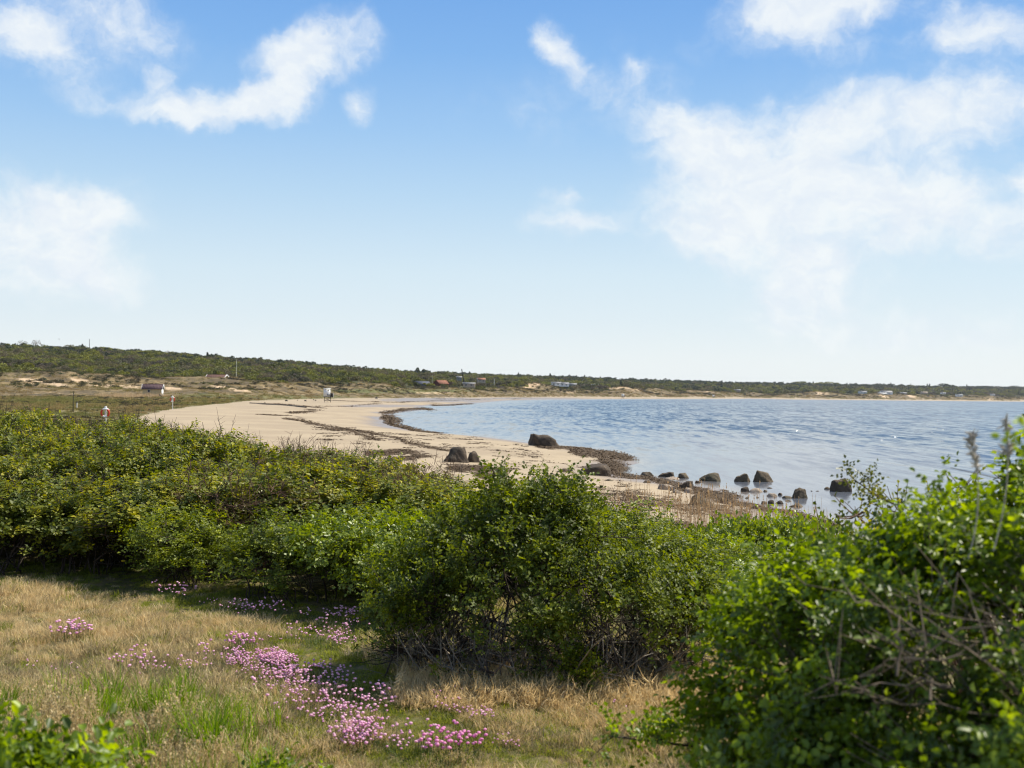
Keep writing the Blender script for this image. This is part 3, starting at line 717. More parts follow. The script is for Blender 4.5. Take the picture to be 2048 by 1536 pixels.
o = scatter('dune_grass', P, zrot(len(P), .1), np.stack([s, s, s * np.where(isb, .75, .8)], 1)[kp], idx[kp], coll_d); tag(o, 'dry tufted dune grass and heath on the low dunes behind the beach', 'dune grass')
# lowland left of the beach
n = 15000
px = rng.uniform(-250, 620, n); r = 1 / rng.uniform(1 / 345, 1 / 40, n)
r = np.where(rng.uniform(0, 1, n) < .5, r, rng.uniform(60, 345, n))
lim = np.interp(px, [-250, 255, 275, 350, 430, 520, 600, 620], [25, 25, 128, 180, 234, 322, 388, 400])
kp = r > lim * rng.uniform(1.0, 1.04, n); px, r = px[kp], r[kp]; n = len(px)
x, y = at(px, r); z = height(x, y); pn = fbm(x / 25, y / 12, 3, 95); u = rng.uniform(0, 1, n)
qx, qy = project(x, y, z)
rd_ = (((qx - 262) / 72) ** 2 + ((qy - 790) / 6) ** 2 + .9 * (pn - .5) < 1) & (rng.uniform(0, 1, n) < .6)
gr_ = ((pn > .54) & (u < .5)) | ((((qx - 90) / 80) ** 2 + ((qy - 800) / 7) ** 2 < 1) & (u < .6))
br_ = (pn < .42) & (u < .35)
idx = np.where(rd_, 7 + rng.integers(0, 2, n), np.where(gr_, 9 + rng.integers(0, 2, n), np.where(br_, 4 + rng.integers(0, 3, n), rng.integers(0, 4, n))))
s = rng.uniform(.35, .8, n) * np.clip(r / 160, .6, 1.5) * np.where(rd_, 1.3, 1); s = np.where(br_ & ~rd_ & ~gr_, s * .7, s)
P = np.stack([x, y, z - .03], 1)
o = scatter('coastal_grass', P, zrot(n, .1), np.stack([s, s, s * .7], 1), idx, coll_d); tag(o, 'rough mixed grass, reeds and low growth on the flat behind the hedge', 'grass')

# ------------------------------------------------------------------ seaweed on the sand
def weed_proto(rg):
    n = 26; P = rg.normal(size=(n, 3)) * (.5, .35, .035); P[:, 2] = np.abs(P[:, 2])
    a = rg.normal(size=(n, 3)) * (1, 1, .3); a /= np.linalg.norm(a, axis=1)[:, None]; b = np.cross(a, rg.normal(size=(n, 3)) * .4 + (0, 0, 1)); s = rg.uniform(.08, .25, n)[:, None]
    return mesh('weed_flake', np.stack([P - a * s, P + b * s * .5, P + a * s, P - b * s * .5], 1).reshape(-1, 3), np.arange(4 * n).reshape(-1, 4), M_weed)
coll_w = proto_collection('weed_flakes', [weed_proto(rc) for _ in range(4)])
lines = [  # pixel polylines (wrack lines), spread px, count
    ([(500, 806), (560, 808), (640, 813), (700, 812), (760, 807)], .5, 110), ([(520, 807), (600, 812), (645, 815)], .3, 160),
    ([(525, 829), (560, 831)], .8, 50), ([(585, 826), (620, 822), (630, 820)], 1.4, 120),
    ([(575, 836), (600, 841), (640, 851), (690, 858), (740, 866), (790, 876), (840, 890), (900, 903)], 1.5, 300),
    ([(640, 855), (700, 862), (760, 880)], 3.0, 120), ([(650, 800), (720, 803), (800, 804), (870, 801), (960, 799)], .5, 300), ([(860, 797), (960, 798.5), (1040, 799)], .4, 150),
    ([(865, 811), (905, 810), (945, 807.5)], .8, 350), ([(765, 826), (800, 821), (850, 817), (862, 819)], 2.0, 500), ([(772, 833), (785, 838), (780, 845)], 3, 350), ([(780, 848), (830, 860), (870, 866)], .8, 350),
    ([(1020, 797), (1070, 798.4)], .4, 80), ([(1200, 798), (1340, 798)], .3, 100), ([(1080, 893), (1130, 895), (1180, 900)], 3, 500), ([(740, 905), (830, 905)], 5, 260), ([(780, 920), (860, 912)], 4, 180),
    ([(900, 935), (960, 938), (1010, 942)], 6, 500), ([(960, 950), (1000, 955)], 6, 200), ([(1150, 903), (1220, 910), (1255, 915)], 6, 900), ([(1205, 920), (1240, 935), (1225, 945)], 9, 600),
    ([(1240, 948), (1300, 957), (1350, 970)], 4, 350), ([(1330, 965), (1400, 985), (1470, 995)], 7, 700), ([(1440, 1000), (1520, 1015), (1600, 1030), (1670, 1052)], 4, 800),
    ([(1020, 930), (1180, 970), (1300, 990)], 30, 160), ([(640, 870), (900, 880), (1080, 910)], 16, 160), ([(1300, 1045), (1420, 1058), (1560, 1058)], 6, 400), ([(1200, 985), (1320, 1005), (1500, 1035)], 14, 420)]
Ps = []; Ss = []
for pts, sp, cnt in lines:
    cnt = int(cnt * .8)
    pts = np.array(pts, float); L = np.r_[0, np.cumsum(np.hypot(*np.diff(pts, axis=0).T))]; u = rng.uniform(0, L[-1], cnt)
    clump = np.round(u / 9) * 9; u = np.where(rng.uniform(0, 1, cnt) < .5, clump + rng.normal(0, 3, cnt), u); u = np.clip(u, 0, L[-1])
    qx = np.interp(u, L, pts[:, 0]); qy = np.interp(u, L, pts[:, 1]) + rng.normal(0, sp * .5, cnt) + .3 * sp * np.sin(u / 13)
    x, y = ground(qx, qy, 0.6); 
    for _ in range(3): x, y = ground(qx, qy, np.clip(height(x, y), 0.02, 2.0))
    r = np.hypot(x, y); Ps.append(np.stack([x, y, np.maximum(height(x, y), .0) + .01], 1)); Ss.append(np.clip(r / 110, .4, 1.35) * rng.uniform(.2, .7, cnt))
P = np.concatenate(Ps); S = np.concatenate(Ss)
o = scatter('seaweed', P, np.stack([np.zeros(len(P)), np.zeros(len(P)), rng.normal(0, .5, len(P))], 1), np.stack([S * 1.5, S, S], 1), rng.integers(0, 4, len(P)), coll_w)
tag(o, 'brown dried seaweed washed up in lines and mats along the beach', 'seaweed')

# ------------------------------------------------------------------ boulders and stones
def ico(sub):
    import bmesh
    bm = bmesh.new(); bmesh.ops.create_icosphere(bm, subdivisions=sub, radius=1)
    V = np.array([v.co[:] for v in bm.verts]); Fc = np.array([[v.index for v in f.verts] for f in bm.faces]); bm.free(); return V, Fc
ICO = {k: ico(k) for k in (1, 2, 3, 4)}
def n3(V, f, s):
    return (fbm(V[:, 0] * f + V[:, 2] * .7 * f + s, V[:, 1] * f - V[:, 2] * .6 * f + s * 2, 3, int(s * 7) % 97) - .5)
def boulder(name, w, d, h, seed, mat, label, loc, rotz=0.0, shape='round', sub=3, group=None):
    rg = np.random.default_rng(seed); V, Fc = ICO[sub]; V = V.copy()
    if shape in ('round', 'peak', 'flat'): V = np.sign(V) * np.abs(V) ** (.74 if shape == 'round' else .85)
    for _ in range(rg.integers(9, 14)):                      # flat broken faces
        nrm = rg.normal(size=3); nrm[2] = abs(nrm[2]) * .7; nrm /= np.linalg.norm(nrm); c = rg.uniform(.55, .86)
        dist = V @ nrm; V = V - np.maximum(dist - c, 0)[:, None] * nrm * .92
    if shape == 'whale':
        t = (V[:, 0] + 1) / 2
        V[:, 2] = np.where(V[:, 2] > 0, np.clip(V[:, 2] * 2.6, 0, 1) * np.interp(t, [0, .04, .1, .6, .78, 1], [.8, .97, 1.0, .88, .6, .08]), V[:, 2]); V[:, 0] -= .07 * np.exp(-((t - .36) / .03) ** 2) * 0; V[:, 2] -= np.where(V[:, 2] > 0, .12 * np.exp(-((t - .36) / .035) ** 2), 0)
    if shape == 'block': V = np.sign(V) * np.abs(V) ** .62
    if shape in ('round', 'block', 'peak'): V[:, 2] = np.where(V[:, 2] > 0, np.minimum(V[:, 2] * 1.5, .92 + .08 * V[:, 2]) * (1 + .28 * V[:, 0] * (1 if seed % 3 else -1) + .1 * V[:, 1]), V[:, 2])
    if shape == 'peak':
        V[:, 2] = np.where(V[:, 2] > 0, V[:, 2] * (1 - .30 * np.abs(V[:, 0] + (.25 if seed % 2 else -.15))), V[:, 2])
    if shape == 'ramp': V[:, 2] = np.where(V[:, 2] > 0, V[:, 2] * np.interp(V[:, 0], [-1, -.55, 1], [1, 1.05, .15]), V[:, 2])
    L = np.linalg.norm(V, axis=1, keepdims=True)
    V = V * (1 + (n3(V, 1.6, seed * .37) * .35 + n3(V, 5, seed * .11) * .12)[:, None])
    V = V / np.array([np.ptp(V[:, 0]) / 2, np.ptp(V[:, 1]) / 2, 1]); V[:, :2] -= (V[:, :2].max(0) + V[:, :2].min(0)) / 2
    V[:, 2] = V[:, 2] / V[:, 2].max()
    V = V * (w / 2, d / 2, h); V[:, 2] = np.where(V[:, 2] < 0, V[:, 2] * .45, V[:, 2])
    o = obj(name, mesh(name, V, Fc, mat, smooth=False if sub < 4 else True), None, loc, rotz)
    me = o.data; me.polygons.foreach_set('use_smooth', np.ones(len(me.polygons), bool))
    return tag(o, label, 'boulder' if w > .7 else 'stone', group)
D_, B_, T_ = M_stone_dark, M_stone_brown, M_stone_tan
STONES = [  # px, base_y, w, h px, material, shape, label
    (1090, 893, 62, 27, D_, 'whale', 'large dark whale-backed boulder with a crack, alone at the water edge'),
    (914, 925, 50, 33, D_, 'peak', 'big grey peaked boulder on the sand, larger of the split pair'),
    (948, 925, 24, 24, D_, 'peak', 'smaller dark boulder leaning beside the big grey one on the sand'),
    (1190, 951, 60, 24, D_, 'block', 'blocky dark brown boulder at the tip of the seaweed covered spit'),
    (1128, 945, 34, 9, B_, 'flat', 'low flat brown stone half buried in the sand above the centre bush'),
    (1295, 952, 32, 9, B_, 'flat', 'low brown stone in the water, first of the row off the spit'),
    (1333, 954, 32, 11, D_, 'peak', 'low dark peaked stone, second of the row in the water'),
    (1341, 959, 37, 6, T_, 'flat', 'long flat tan stone just in front of the low peaked stone'),
    (1368, 957, 22, 12, B_, 'peak', 'small brown hump-shaped stone, third of the row in the water'),
    (1422, 963, 42, 18, B_, 'round', 'wide brown boulder standing in water left of the pair of boulders'),
    (1486, 964, 35, 18, B_, 'peak', 'brown sloping boulder, left one of the pair touching in the water'),
    (1526, 964, 43, 24, B_, 'round', 'tall rounded boulder, right one of the pair touching in the water'),
    (1372, 978, 32, 17, D_, 'peak', 'dark peaked stone standing on the wet shore among pale stones'),
    (1333, 980, 32, 13, T_, 'flat', 'smooth pale tan stone lying on the sand left of the dark peak'),
    (1355, 987, 24, 9, T_, 'ramp', 'pale grey wedge-shaped stone in front of the smooth tan stone'),
    (1376, 986, 20, 11, T_, 'peak', 'pale stone with dark shadowed side below the dark peaked stone'),
    (1406, 1012, 50, 25, B_, 'ramp', 'wedge-shaped boulder with dark left end standing among the dry reeds'),
    (1395, 966, 11, 6, D_, 'round', 'little dark stone just left of the wide brown boulder'),
    (1491, 984, 18, 11, D_, 'round', 'dark rounded stone at left end of the tan slab in shallow water'),
    (1513, 985, 28, 9, T_, 'flat', 'tan slab stone lying in the shallows below the tall rounded boulder'),
    (1531, 984, 11, 5, B_, 'round', 'small stone at the right end of the tan slab'),
    (1538, 977, 14, 3, B_, 'flat', 'flat greenish stone barely above the water right of the slab'),
    (1597, 997, 34, 22, B_, 'peak', 'angular boulder in the shallows with a flat stone leaning on it'),
    (1575, 997, 20, 6, B_, 'flat', 'flat stone touching the left foot of the angular boulder'),
    (1544, 994, 22, 8, T_, 'flat', 'reddish flat stone in the shallows left of the angular boulder'),
    (1561, 991, 10, 6, D_, 'peak', 'tiny pointed stone right beside the reddish flat stone'),
    (1528, 1008, 13, 7, B_, 'round', 'small brown stone, left of the three in a row near the reeds'),
    (1542, 1008, 15, 9, D_, 'round', 'small dark round stone, middle of the three in a row near the reeds'),
    (1558, 1008, 17, 8, D_, 'round', 'dark stone with broken top, right of the three in a row near the reeds'),
    (1577, 1003, 15, 4, B_, 'flat', 'thin greenish stone in front of the angular boulder'),
    (1592, 1015, 32, 9, B_, 'flat', 'long low stone nearest the weed-lined shore, below the angular boulder'),
    (1494, 997, 9, 4, B_, 'round', 'little olive stone alone in the shallows under the dark rounded one'),
    (1516, 996, 7, 4, B_, 'round', 'very small stone in the shallows under the tan slab'),
    (1685, 984, 40, 28, D_, 'round', 'black round boulder in the water behind the leafy twigs on the right'),
    (1656, 979, 16, 6, B_, 'flat', 'small flat stone just left of the black round boulder'),
    (1624, 983, 5, 3, D_, 'round', 'tiny dark stone showing between the angular and the black boulder'),
    (1634, 983, 12, 2.5, D_, 'flat', 'sliver of dark stone just above water left of the black boulder'),
    (1293, 966, 19, 6, D_, 'flat', 'low dark stone on the weedy shore below the first stone of the row'),
    (1217, 962, 17, 5, B_, 'flat', 'small flat stone in front of the blocky dark boulder'),
    (1242, 963, 10, 4, T_, 'flat', 'small pale stone right of the flat one before the blocky boulder'),
    (1172, 962, 8, 3, B_, 'flat', 'pebble sized stone left below the blocky dark boulder'),
    (1445, 981, 18, 3, D_, 'flat', 'flat dark stone at the reed tips left of the shallow water stones'),
]
for i, (px_, py_, w_, h_, mt, shp, lab) in enumerate(STONES):
    zz = 0.3
    for _ in range(6):
        x_, y_ = ground(px_, py_, zz); zz = max(float(height(np.array([x_]), np.array([y_]))[0]), 0.0)
    r_ = math.hypot(x_, y_); W = w_ / F * r_; Hh = h_ / F * r_
    dpt = W * rng.uniform(.6, .85); big = w_ >= 30
    y_ += dpt * .42; x_ *= (y_) / (y_ - dpt * .42)
    z_ = max(float(height(np.array([x_]), np.array([y_]))[0]), -0.05)
    boulder('boulder' if W > .7 else 'stone', W * 1.12, dpt, Hh * .97 + max(zz - z_, 0) , 100 + i, mt, lab, (float(x_), float(y_), min(z_, zz) - .02), 0.0, shp, 4 if w_ > 28 else 3)

# ------------------------------------------------------------------ shrubs
def unit(v): return v / (np.linalg.norm(v, axis=-1, keepdims=True) + 1e-9)
def spray(rg, kind, hi=False):
    """a template leaf cluster at a shoot tip, growth along +Z; returns verts, tris"""
    V = []; Fc = []
    def leaf(b, d, nrm, L, W, fold=.25):
        sd_ = unit(np.cross(d, nrm)); n0 = sum(len(v) for v in V)
        nn = unit(np.cross(sd_, d))
        if hi:
            p = [b, b + d * L * .3 + sd_ * W * .46 + nn * W * fold, b + d * L * .7 + sd_ * W * .40 + nn * W * fold, b + d * L - nn * L * .12,
                 b + d * L * .7 - sd_ * W * .40 + nn * W * fold, b + d * L * .3 - sd_ * W * .46 + nn * W * fold, b + d * L * .5 - nn * W * .02]
            f = [(0, 1, 6), (1, 2, 6), (2, 3, 6), (3, 4, 6), (4, 5, 6), (5, 0, 6)]
        else:
            p = [b, b + d * L * .5 + sd_ * W * .55 + nn * W * fold, b + d * L - nn * L * .1, b + d * L * .5 - sd_ * W * .55 + nn * W * fold]
            f = [(0, 1, 2), (0, 2, 3)]
        V.append(np.array(p)); Fc.extend([tuple(n0 + i for i in t) for t in f])
    if kind == 'rose':
        for k in range(5):
            a = k * 2.4 + rg.uniform(0, .8); up = rg.uniform(.25, 1.1); z0 = -.05 + .02 * k
            d = unit(np.array([math.cos(a), math.sin(a), up])); base = np.array([0, 0, z0]); LL = rg.uniform(.055, .085)
            nrm = unit(np.array([0, 0, 1.]) - d * d[2] + rg.normal(0, .2, 3))
            side = unit(np.cross(d, nrm))
            for j, t in enumerate((.4, .72)):
                for sgn in (-1, 1):
                    b = base + d * LL * t - np.array([0, 0, .12 * LL * t]); dd = unit(d * .55 + side * sgn + rg.normal(0, .12, 3))
                    leaf(b, dd, unit(nrm + rg.normal(0, .25, 3)), rg.uniform(.020, .028), .018)
            leaf(base + d * LL, unit(d + rg.normal(0, .15, 3)), unit(nrm + rg.normal(0, .25, 3)), .03, .021)
    elif kind == 'broad':
        for k in range(11):
            a = k * 2.4 + rg.uniform(0, .6); z0 = -.13 + .014 * k; up = rg.uniform(-.7, .55) + .05 * k
            d = unit(np.array([math.cos(a), math.sin(a), up])); nrm = unit(np.array([0, 0, 1.]) + d * .3 + rg.normal(0, .35, 3))
            L = rg.uniform(.042, .07)
            leaf(np.array([0, 0, z0]) + d * .015, d, nrm, L, L * .62, .18)
    else:   # sparse buds
        for k in range(5):
            a = k * 2.4; z0 = -.10 + .022 * k; d = unit(np.array([math.cos(a), math.sin(a), 1.0]))
            leaf(np.array([0, 0, z0]), d, unit(np.array([0, 0, 1.]) + rg.normal(0, .4, 3)), rg.uniform(.02, .032), .016)
    return np.concatenate(V), np.array(Fc)
def place(templates, T, D, S, rg):
    """templates put at points T pointing along D with scale S"""
    k = rg.integers(0, len(templates), len(T)); Vs = []; Fs = []; off = 0
    for i, (V, Fc) in enumerate(templates):
        m = np.where(k == i)[0]
        if not len(m): continue
        z = unit(D[m]); a = unit(np.cross(z, rg.normal(size=z.shape))); b = np.cross(z, a)
        R = np.stack([a, b, z], -1)                        # columns
        W = np.einsum('nij,vj->nvi', R, V) * S[m][:, None, None] + T[m][:, None]
        Vs.append(W.reshape(-1, 3)); Fs.append((Fc[None] + (np.arange(len(m)) * len(V))[:, None, None] + off).reshape(-1, 3)); off += len(m) * len(V)
    return np.concatenate(Vs), np.concatenate(Fs)
rs = np.random.default_rng(5)
SPR = {('rose', False): [spray(rs, 'rose') for _ in range(6)], ('rose', True): [spray(rs, 'rose', True) for _ in range(6)],
       ('broad', False): [spray(rs, 'broad') for _ in range(6)], ('bud', False): [spray(rs, 'bud') for _ in range(5)]}
def bez(a, c, b, k):
    t = np.linspace(0, 1, k)[:, None]; return (1 - t) ** 2 * a + 2 * t * (1 - t) * c + t * t * b
def shrub_meshes(seed, lobes, ntips, kind='rose', hi=False, mats=(None, None), leafscale=1.0, bare_low=.3, ext=.06, nmain=26, stemr=.008,
                 base_r=.25, base=(0, 0), leafless=.08, extra_twigs=0, spikes=0, sides=3, shoots=0, clump=1, csd=.045, gaps=()):
    """lobes: (x,y,z, rx,ry,rz) ellipsoids that make up the crown"""
    rg = np.random.default_rng(seed); L = np.array(lobes, float)
    vol = (L[:, 3] * L[:, 4] * L[:, 5]) ** (2 / 3); pk = vol / vol.sum()
    def sample(n, rmin, rmax):
        out = []
        while sum(len(o) for o in out) < n:
            k = rg.choice(len(L), n, p=pk); u = unit(rg.normal(size=(n, 3))); u[:, 2] = np.where(u[:, 2] < -.35, -u[:, 2], u[:, 2])
            lump = 1 + .30 * (n3(u, 2.3, seed * .3 + 1)[:, None]) + .22 * n3(u, 5.1, seed * .7)[:, None]
            q = (rmin + (rmax - rmin) * rg.uniform(0, 1, (n, 1)) ** .7)
            P = L[k, :3] + u * L[k, 3:] * q * lump
            # keep only points outside the core of other lobes, and above the soil
            e = (P[:, None] - L[None, :, :3]) / L[None, :, 3:]; dmin = np.linalg.norm(e, axis=2).min(1)
            out.append(P[(dmin > rmin * .9) & (P[:, 2] > .05)])
        return np.concatenate(out)[:n]
    if clump > 1:                                          # leaves sit in tufts with dark gaps between
        c0_ = sample(int(ntips / clump), .80, 1.04); k = rg.integers(0, len(c0_), ntips)
        tips = c0_[k] + rg.normal(0, csd, (ntips, 3)); tips[:, 2] = np.maximum(tips[:, 2], .06)
    else: tips = sample(ntips, .62, 1.02)
    if shoots:                                             # upright leafy shoots that break the outline
        k = rg.choice(len(tips), shoots, p=(tips[:, 2] ** 2) / (tips[:, 2] ** 2).sum())
        tips = np.concatenate([tips, tips[k] + np.stack([rg.normal(0, .04, shoots), rg.normal(0, .04, shoots), rg.uniform(.04, .15, shoots)], 1)])
    ctr = L[:, :3].mean(0); zmax = (L[:, 2] + L[:, 5]).max()
    mains = sample(nmain, .5, .8)
    bs = np.array([*base, 0.0]); paths = []; rad = []; nodes = []
    for mpt in mains:
        a = rg.uniform(0, 6.283); rr = base_r * rg.uniform(0, 1) ** .5
        p0 = bs + np.array([math.cos(a) * rr, math.sin(a) * rr, -.06]) + np.array([mpt[0] - bs[0], mpt[1] - bs[1], 0]) * .3
        c = p0 * .45 + mpt * .55; c[2] = max(mpt[2] * .75, .1); c += rg.normal(0, .05, 3)
        p = bez(p0, c, mpt, 7); p[1:-1] += rg.normal(0, .018, (5, 3)); paths.append(p); r = stemr * rg.uniform(.6, 1.3)
        rad.append(np.linspace(r, r * .45, 7)); nodes.append(p[2:])
    NP = np.concatenate(nodes)
    def attach(T, r0):
        d = np.linalg.norm(T[:, None] - NP[None], axis=2) + np.where(NP[None, :, 2] > T[:, None, 2] + .08, .35, 0)
        near = NP[d.argmin(1)]; dirs = []
        for a, b in zip(near, T):
            c = a * .5 + b * .5 + np.array([0, 0, -.03]) + (b - a) * .05 + rg.normal(0, .02, 3)
            p = bez(a, c, b, 4); paths.append(p); rad.append(np.linspace(r0, r0 * .45, 4)); dirs.append(p[-1] - p[-2])
        return np.array(dirs)
    D = unit(attach(tips, stemr * .36)) * .7 + unit(tips - ctr) * .5 + np.array([0, 0, .55]) + rg.normal(0, .25, tips.shape)
    if extra_twigs:
        tw = sample(extra_twigs, .2, .97); tw[:, 2] *= rg.uniform(.2, 1, len(tw)); attach(tw, stemr * .34)
    if spikes:                                             # bare shoots standing out of the top
        k = rg.choice(len(tips), spikes, p=(tips[:, 2] ** 3) / (tips[:, 2] ** 3).sum()); 
        for t in tips[k]:
            e = t + np.array([rg.normal(0, .05), rg.normal(0, .05), rg.uniform(.08, .26)]); paths.append(bez(t, (t + e) / 2 + rg.normal(0, .015, 3), e, 4)); rad.append(np.linspace(.0028, .0012, 4))
            for _ in range(2):
                q = t + (e - t) * rg.uniform(.3, .8); paths.append(np.linspace(q, q + np.array([rg.normal(0, .04), rg.normal(0, .04), .05]), 2)); rad.append(np.array([.0018, .001]))
    lowp = np.where(tips[:, 2] < zmax * .38, 1 - bare_low, 1.0); keepm = rg.uniform(0, 1, len(tips)) < lowp * (1 - leafless)
    for gx_, gy_, gz_, gr_ in gaps:
        keepm &= ~((np.linalg.norm((tips - (gx_, gy_, gz_)) / (1, 1.3, 1), axis=1) < gr_) & (rg.uniform(0, 1, len(tips)) < .8))
    T = tips[keepm]; Dk = D[keepm]; S = leafscale * rg.uniform(.75, 1.25, len(T))
    # a few sprays lower on the same shoots
    T2 = T - unit(Dk) * .08 * leafscale + rg.normal(0, .02, T.shape); 
    T = np.concatenate([T, T2]); Dk = np.concatenate([Dk, Dk + rg.normal(0, .5, Dk.shape)]); S = np.concatenate([S, S * .85])
    V, Fc = place(SPR[(kind, hi)], T, Dk, S, rg)
    sv, sf = tubes(paths, rad, sides)
    return mesh('stems', sv, sf, mats[1]), mesh('foliage', V, Fc, mats[0])
def shrub(name, label, loc, meshes, cat='shrub', rotz=0, scale=1, group=None):
    root = thing(name, label, cat, loc, rotz, scale, group)
    part('stems', meshes[0], root); f = part('foliage', meshes[1], root); f['kind'] = 'stuff'
    return root
def zat(x, y): return float(height(np.array([x]), np.array([y]))[0])

# the big rounded rose bush in the centre
cxb, cyb = 0.14, 7.02
cxb = .19
lob = [(-.72, -.1, .26, .40, .45, .3), (-.1, -.3, .26, .72, .42, .3), (.62, -.2, .24, .52, .42, .28), (.95, .1, .36, .28, .35, .28), (-.03, 0, .55, .76, .66, .46), (-.60, -.12, .38, .44, .5, .36), (.64, -.05, .36, .42, .5, .33), (-.06, .05, .90, .36, .42, .26), (.10, .1, .93, .24, .36, .22), (-.38, .2, .68, .42, .45, .26), (.38, -.3, .46, .45, .45, .36), (-.2, -.35, .5, .52, .4, .38)]
zb_ = zat(cxb, cyb)
shrub('rose_bush', 'large rounded dark green rose bush with bare grey stems in the centre', (cxb, cyb, zb_ - .02),
      shrub_meshes(3, lob, 1500, 'rose', False, (M_rose, M_bark), .95, .62, nmain=90, stemr=.008, base_r=.9, leafless=.14, extra_twigs=1700, sides=4, shoots=60, clump=3.6, csd=.05))
# dead grey twigs tangled round its foot
rg = np.random.default_rng(44); paths = []; rad = []
for _ in range(520):
    a = rg.uniform(math.pi * .85, math.pi * 2.15); q = rg.uniform(.35, .95)
    p0 = np.array([cxb + math.cos(a) * 1.0 * q, cyb + math.sin(a) * .7 * q, zb_ + rg.uniform(0, .1)])
    e = p0 + np.array([rg.normal(0, .16), rg.normal(-.03, .12), rg.uniform(.03, .42)]); c = (p0 + e) / 2 + rg.normal(0, .06, 3)
    paths.append(bez(p0, c, e, 5)); rad.append(np.linspace(rg.uniform(.003, .0065), .0018, 5))
    st_ = paths[-1]
    for _ in range(2):
        i = rg.integers(1, 4); paths.append(np.linspace(st_[i], st_[i] + rg.normal(0, .06, 3), 3)); rad.append(np.linspace(.003, .0012, 3))
v, f = tubes(paths, rad, 3)
tag(obj('dead_twigs', mesh('dead_twigs', v, f, M_bark_grey)), 'tangle of bare grey dead twigs around the foot of the centre rose bush', 'twigs', kind='stuff')

# the near, out-of-focus rose bush on the right
RX, RY = 1.85, 3.3
zr_ = zat(RX, RY)
lobr = [(0, 0, .78, .95, .95, .62), (-.70, .5, .66, .50, .55, .50), (-.92, .1, .38, .34, .5, .40), (-.35, -.5, .55, .5, .5, .5), (.55, .55, .95, .8, .9, .72), (-.38, .58, .88, .44, .5, .30), (.1, -.9, .45, .5, .5, .45), (-.55, -.55, .22, .36, .35, .3), (1.15, .2, .9, .75, .9, .80), (-.5, .0, .3, .5, .6, .35)]
def P3(px, py, r):
    d = ray(px, py); t = r / math.hypot(d[0], d[1]); return (d[0] * t, d[1] * t, H + d[2] * t)
loc_ = lambda *a: tuple(np.array(P3(*a)) - (RX, RY, zr_))
RGAPS = [(*loc_(1830, 1270, 2.75), .26), (*loc_(1690, 1370, 2.9), .24), (*loc_(2000, 1180, 2.6), .22), (*loc_(1930, 1060, 3.0), .14), (*loc_(1600, 1420, 3.0), .16)]
rbush = shrub('rose_bush', 'big bright green rose bush filling the right foreground, blurred', (RX, RY, zr_),
      shrub_meshes(9, lobr, 4200, 'rose', True, (M_rose_near, M_bark_brown), .92, .15, nmain=90, stemr=.007, base_r=.6, leafless=.12, extra_twigs=1500, sides=4, shoots=25, clump=5.5, csd=.055, gaps=RGAPS))

rg = np.random.default_rng(90); paths = []; rad = []
for _ in range(34):
    a = np.array(loc_(rg.uniform(1780, 2300), rg.uniform(1250, 1650), rg.uniform(2.9, 3.4))); b = np.array(loc_(rg.uniform(1600, 2000), rg.uniform(1120, 1420), rg.uniform(3.0, 3.4)))
    p = bez(a, (a + b) / 2 + rg.normal(0, .05, 3) + (0, 0, .04), b, 8); p[1:-1] += rg.normal(0, .008, (6, 3)); paths.append(p); rad.append(np.linspace(rg.uniform(.0018, .004), .001, 8))
    for _ in range(3):
        q = p[rg.integers(3, 8)]; paths.append(np.linspace(q, q + rg.normal(0, .06, 3) + (-.03, 0, .04), 3)); rad.append(np.linspace(.002, .001, 3))
v, f = tubes(paths, rad, 4); part('dead_stems', mesh('dead_stems', v, f, M_bark_brown), rbush)

# ---- the hedge of many shrubs on the left, and low shrubs behind the centre bush
protos = {}
def hedge_proto(key, seed, n, kind, mats, w, h, **k):
    rg = np.random.default_rng(seed)
    lobes = [(0, 0, h * .5, w * .85, w * .85, h * .47)] + [(rg.normal(0, w * .38), rg.normal(0, w * .38), h * rg.uniform(.5, .78), w * .45, w * .45, h * .24) for _ in range(5)]
    protos[key] = shrub_meshes(seed, lobes, n, kind, False, mats, base_r=w * .45, **k)
for i in range(3): hedge_proto(('yellow', i), 20 + i, 560, 'broad', (M_yellow, M_bark), .62, 1.0, nmain=24, stemr=.009, leafscale=.74, bare_low=.0, spikes=34, leafless=.15, extra_twigs=220, shoots=50, clump=2.4, csd=.05)
for i in range(3): hedge_proto(('rose', i), 30 + i, 380, 'rose', (M_rose, M_bark), .62, .8, nmain=26, stemr=.006, leafscale=1.0, bare_low=.1, extra_twigs=260, shoots=30, clump=3, csd=.05)
for i in range(2): hedge_proto(('twig', i), 40 + i, 330, 'bud', (M_twigleaf, M_bark_red), .62, 1.0, nmain=34, stemr=.007, leafscale=1.0, bare_low=.6, spikes=80, leafless=.62, extra_twigs=330)
for i in range(2): hedge_proto(('lime', i), 50 + i, 380, 'rose', (M_lime, M_bark), .62, .7, nmain=18, stemr=.005, leafscale=1.1, bare_low=.2, extra_twigs=30)
HTS = {}
def fol_top(me):
    co = np.empty(len(me.vertices) * 3, np.float32); me.vertices.foreach_get('co', co); return float(np.percentile(co[2::3], 98.5))
roots = {}
NAMES = {'yellow': 'leafy_shrub', 'rose': 'rose_bush', 'twig': 'twiggy_shrub', 'lime': 'low_shrub'}
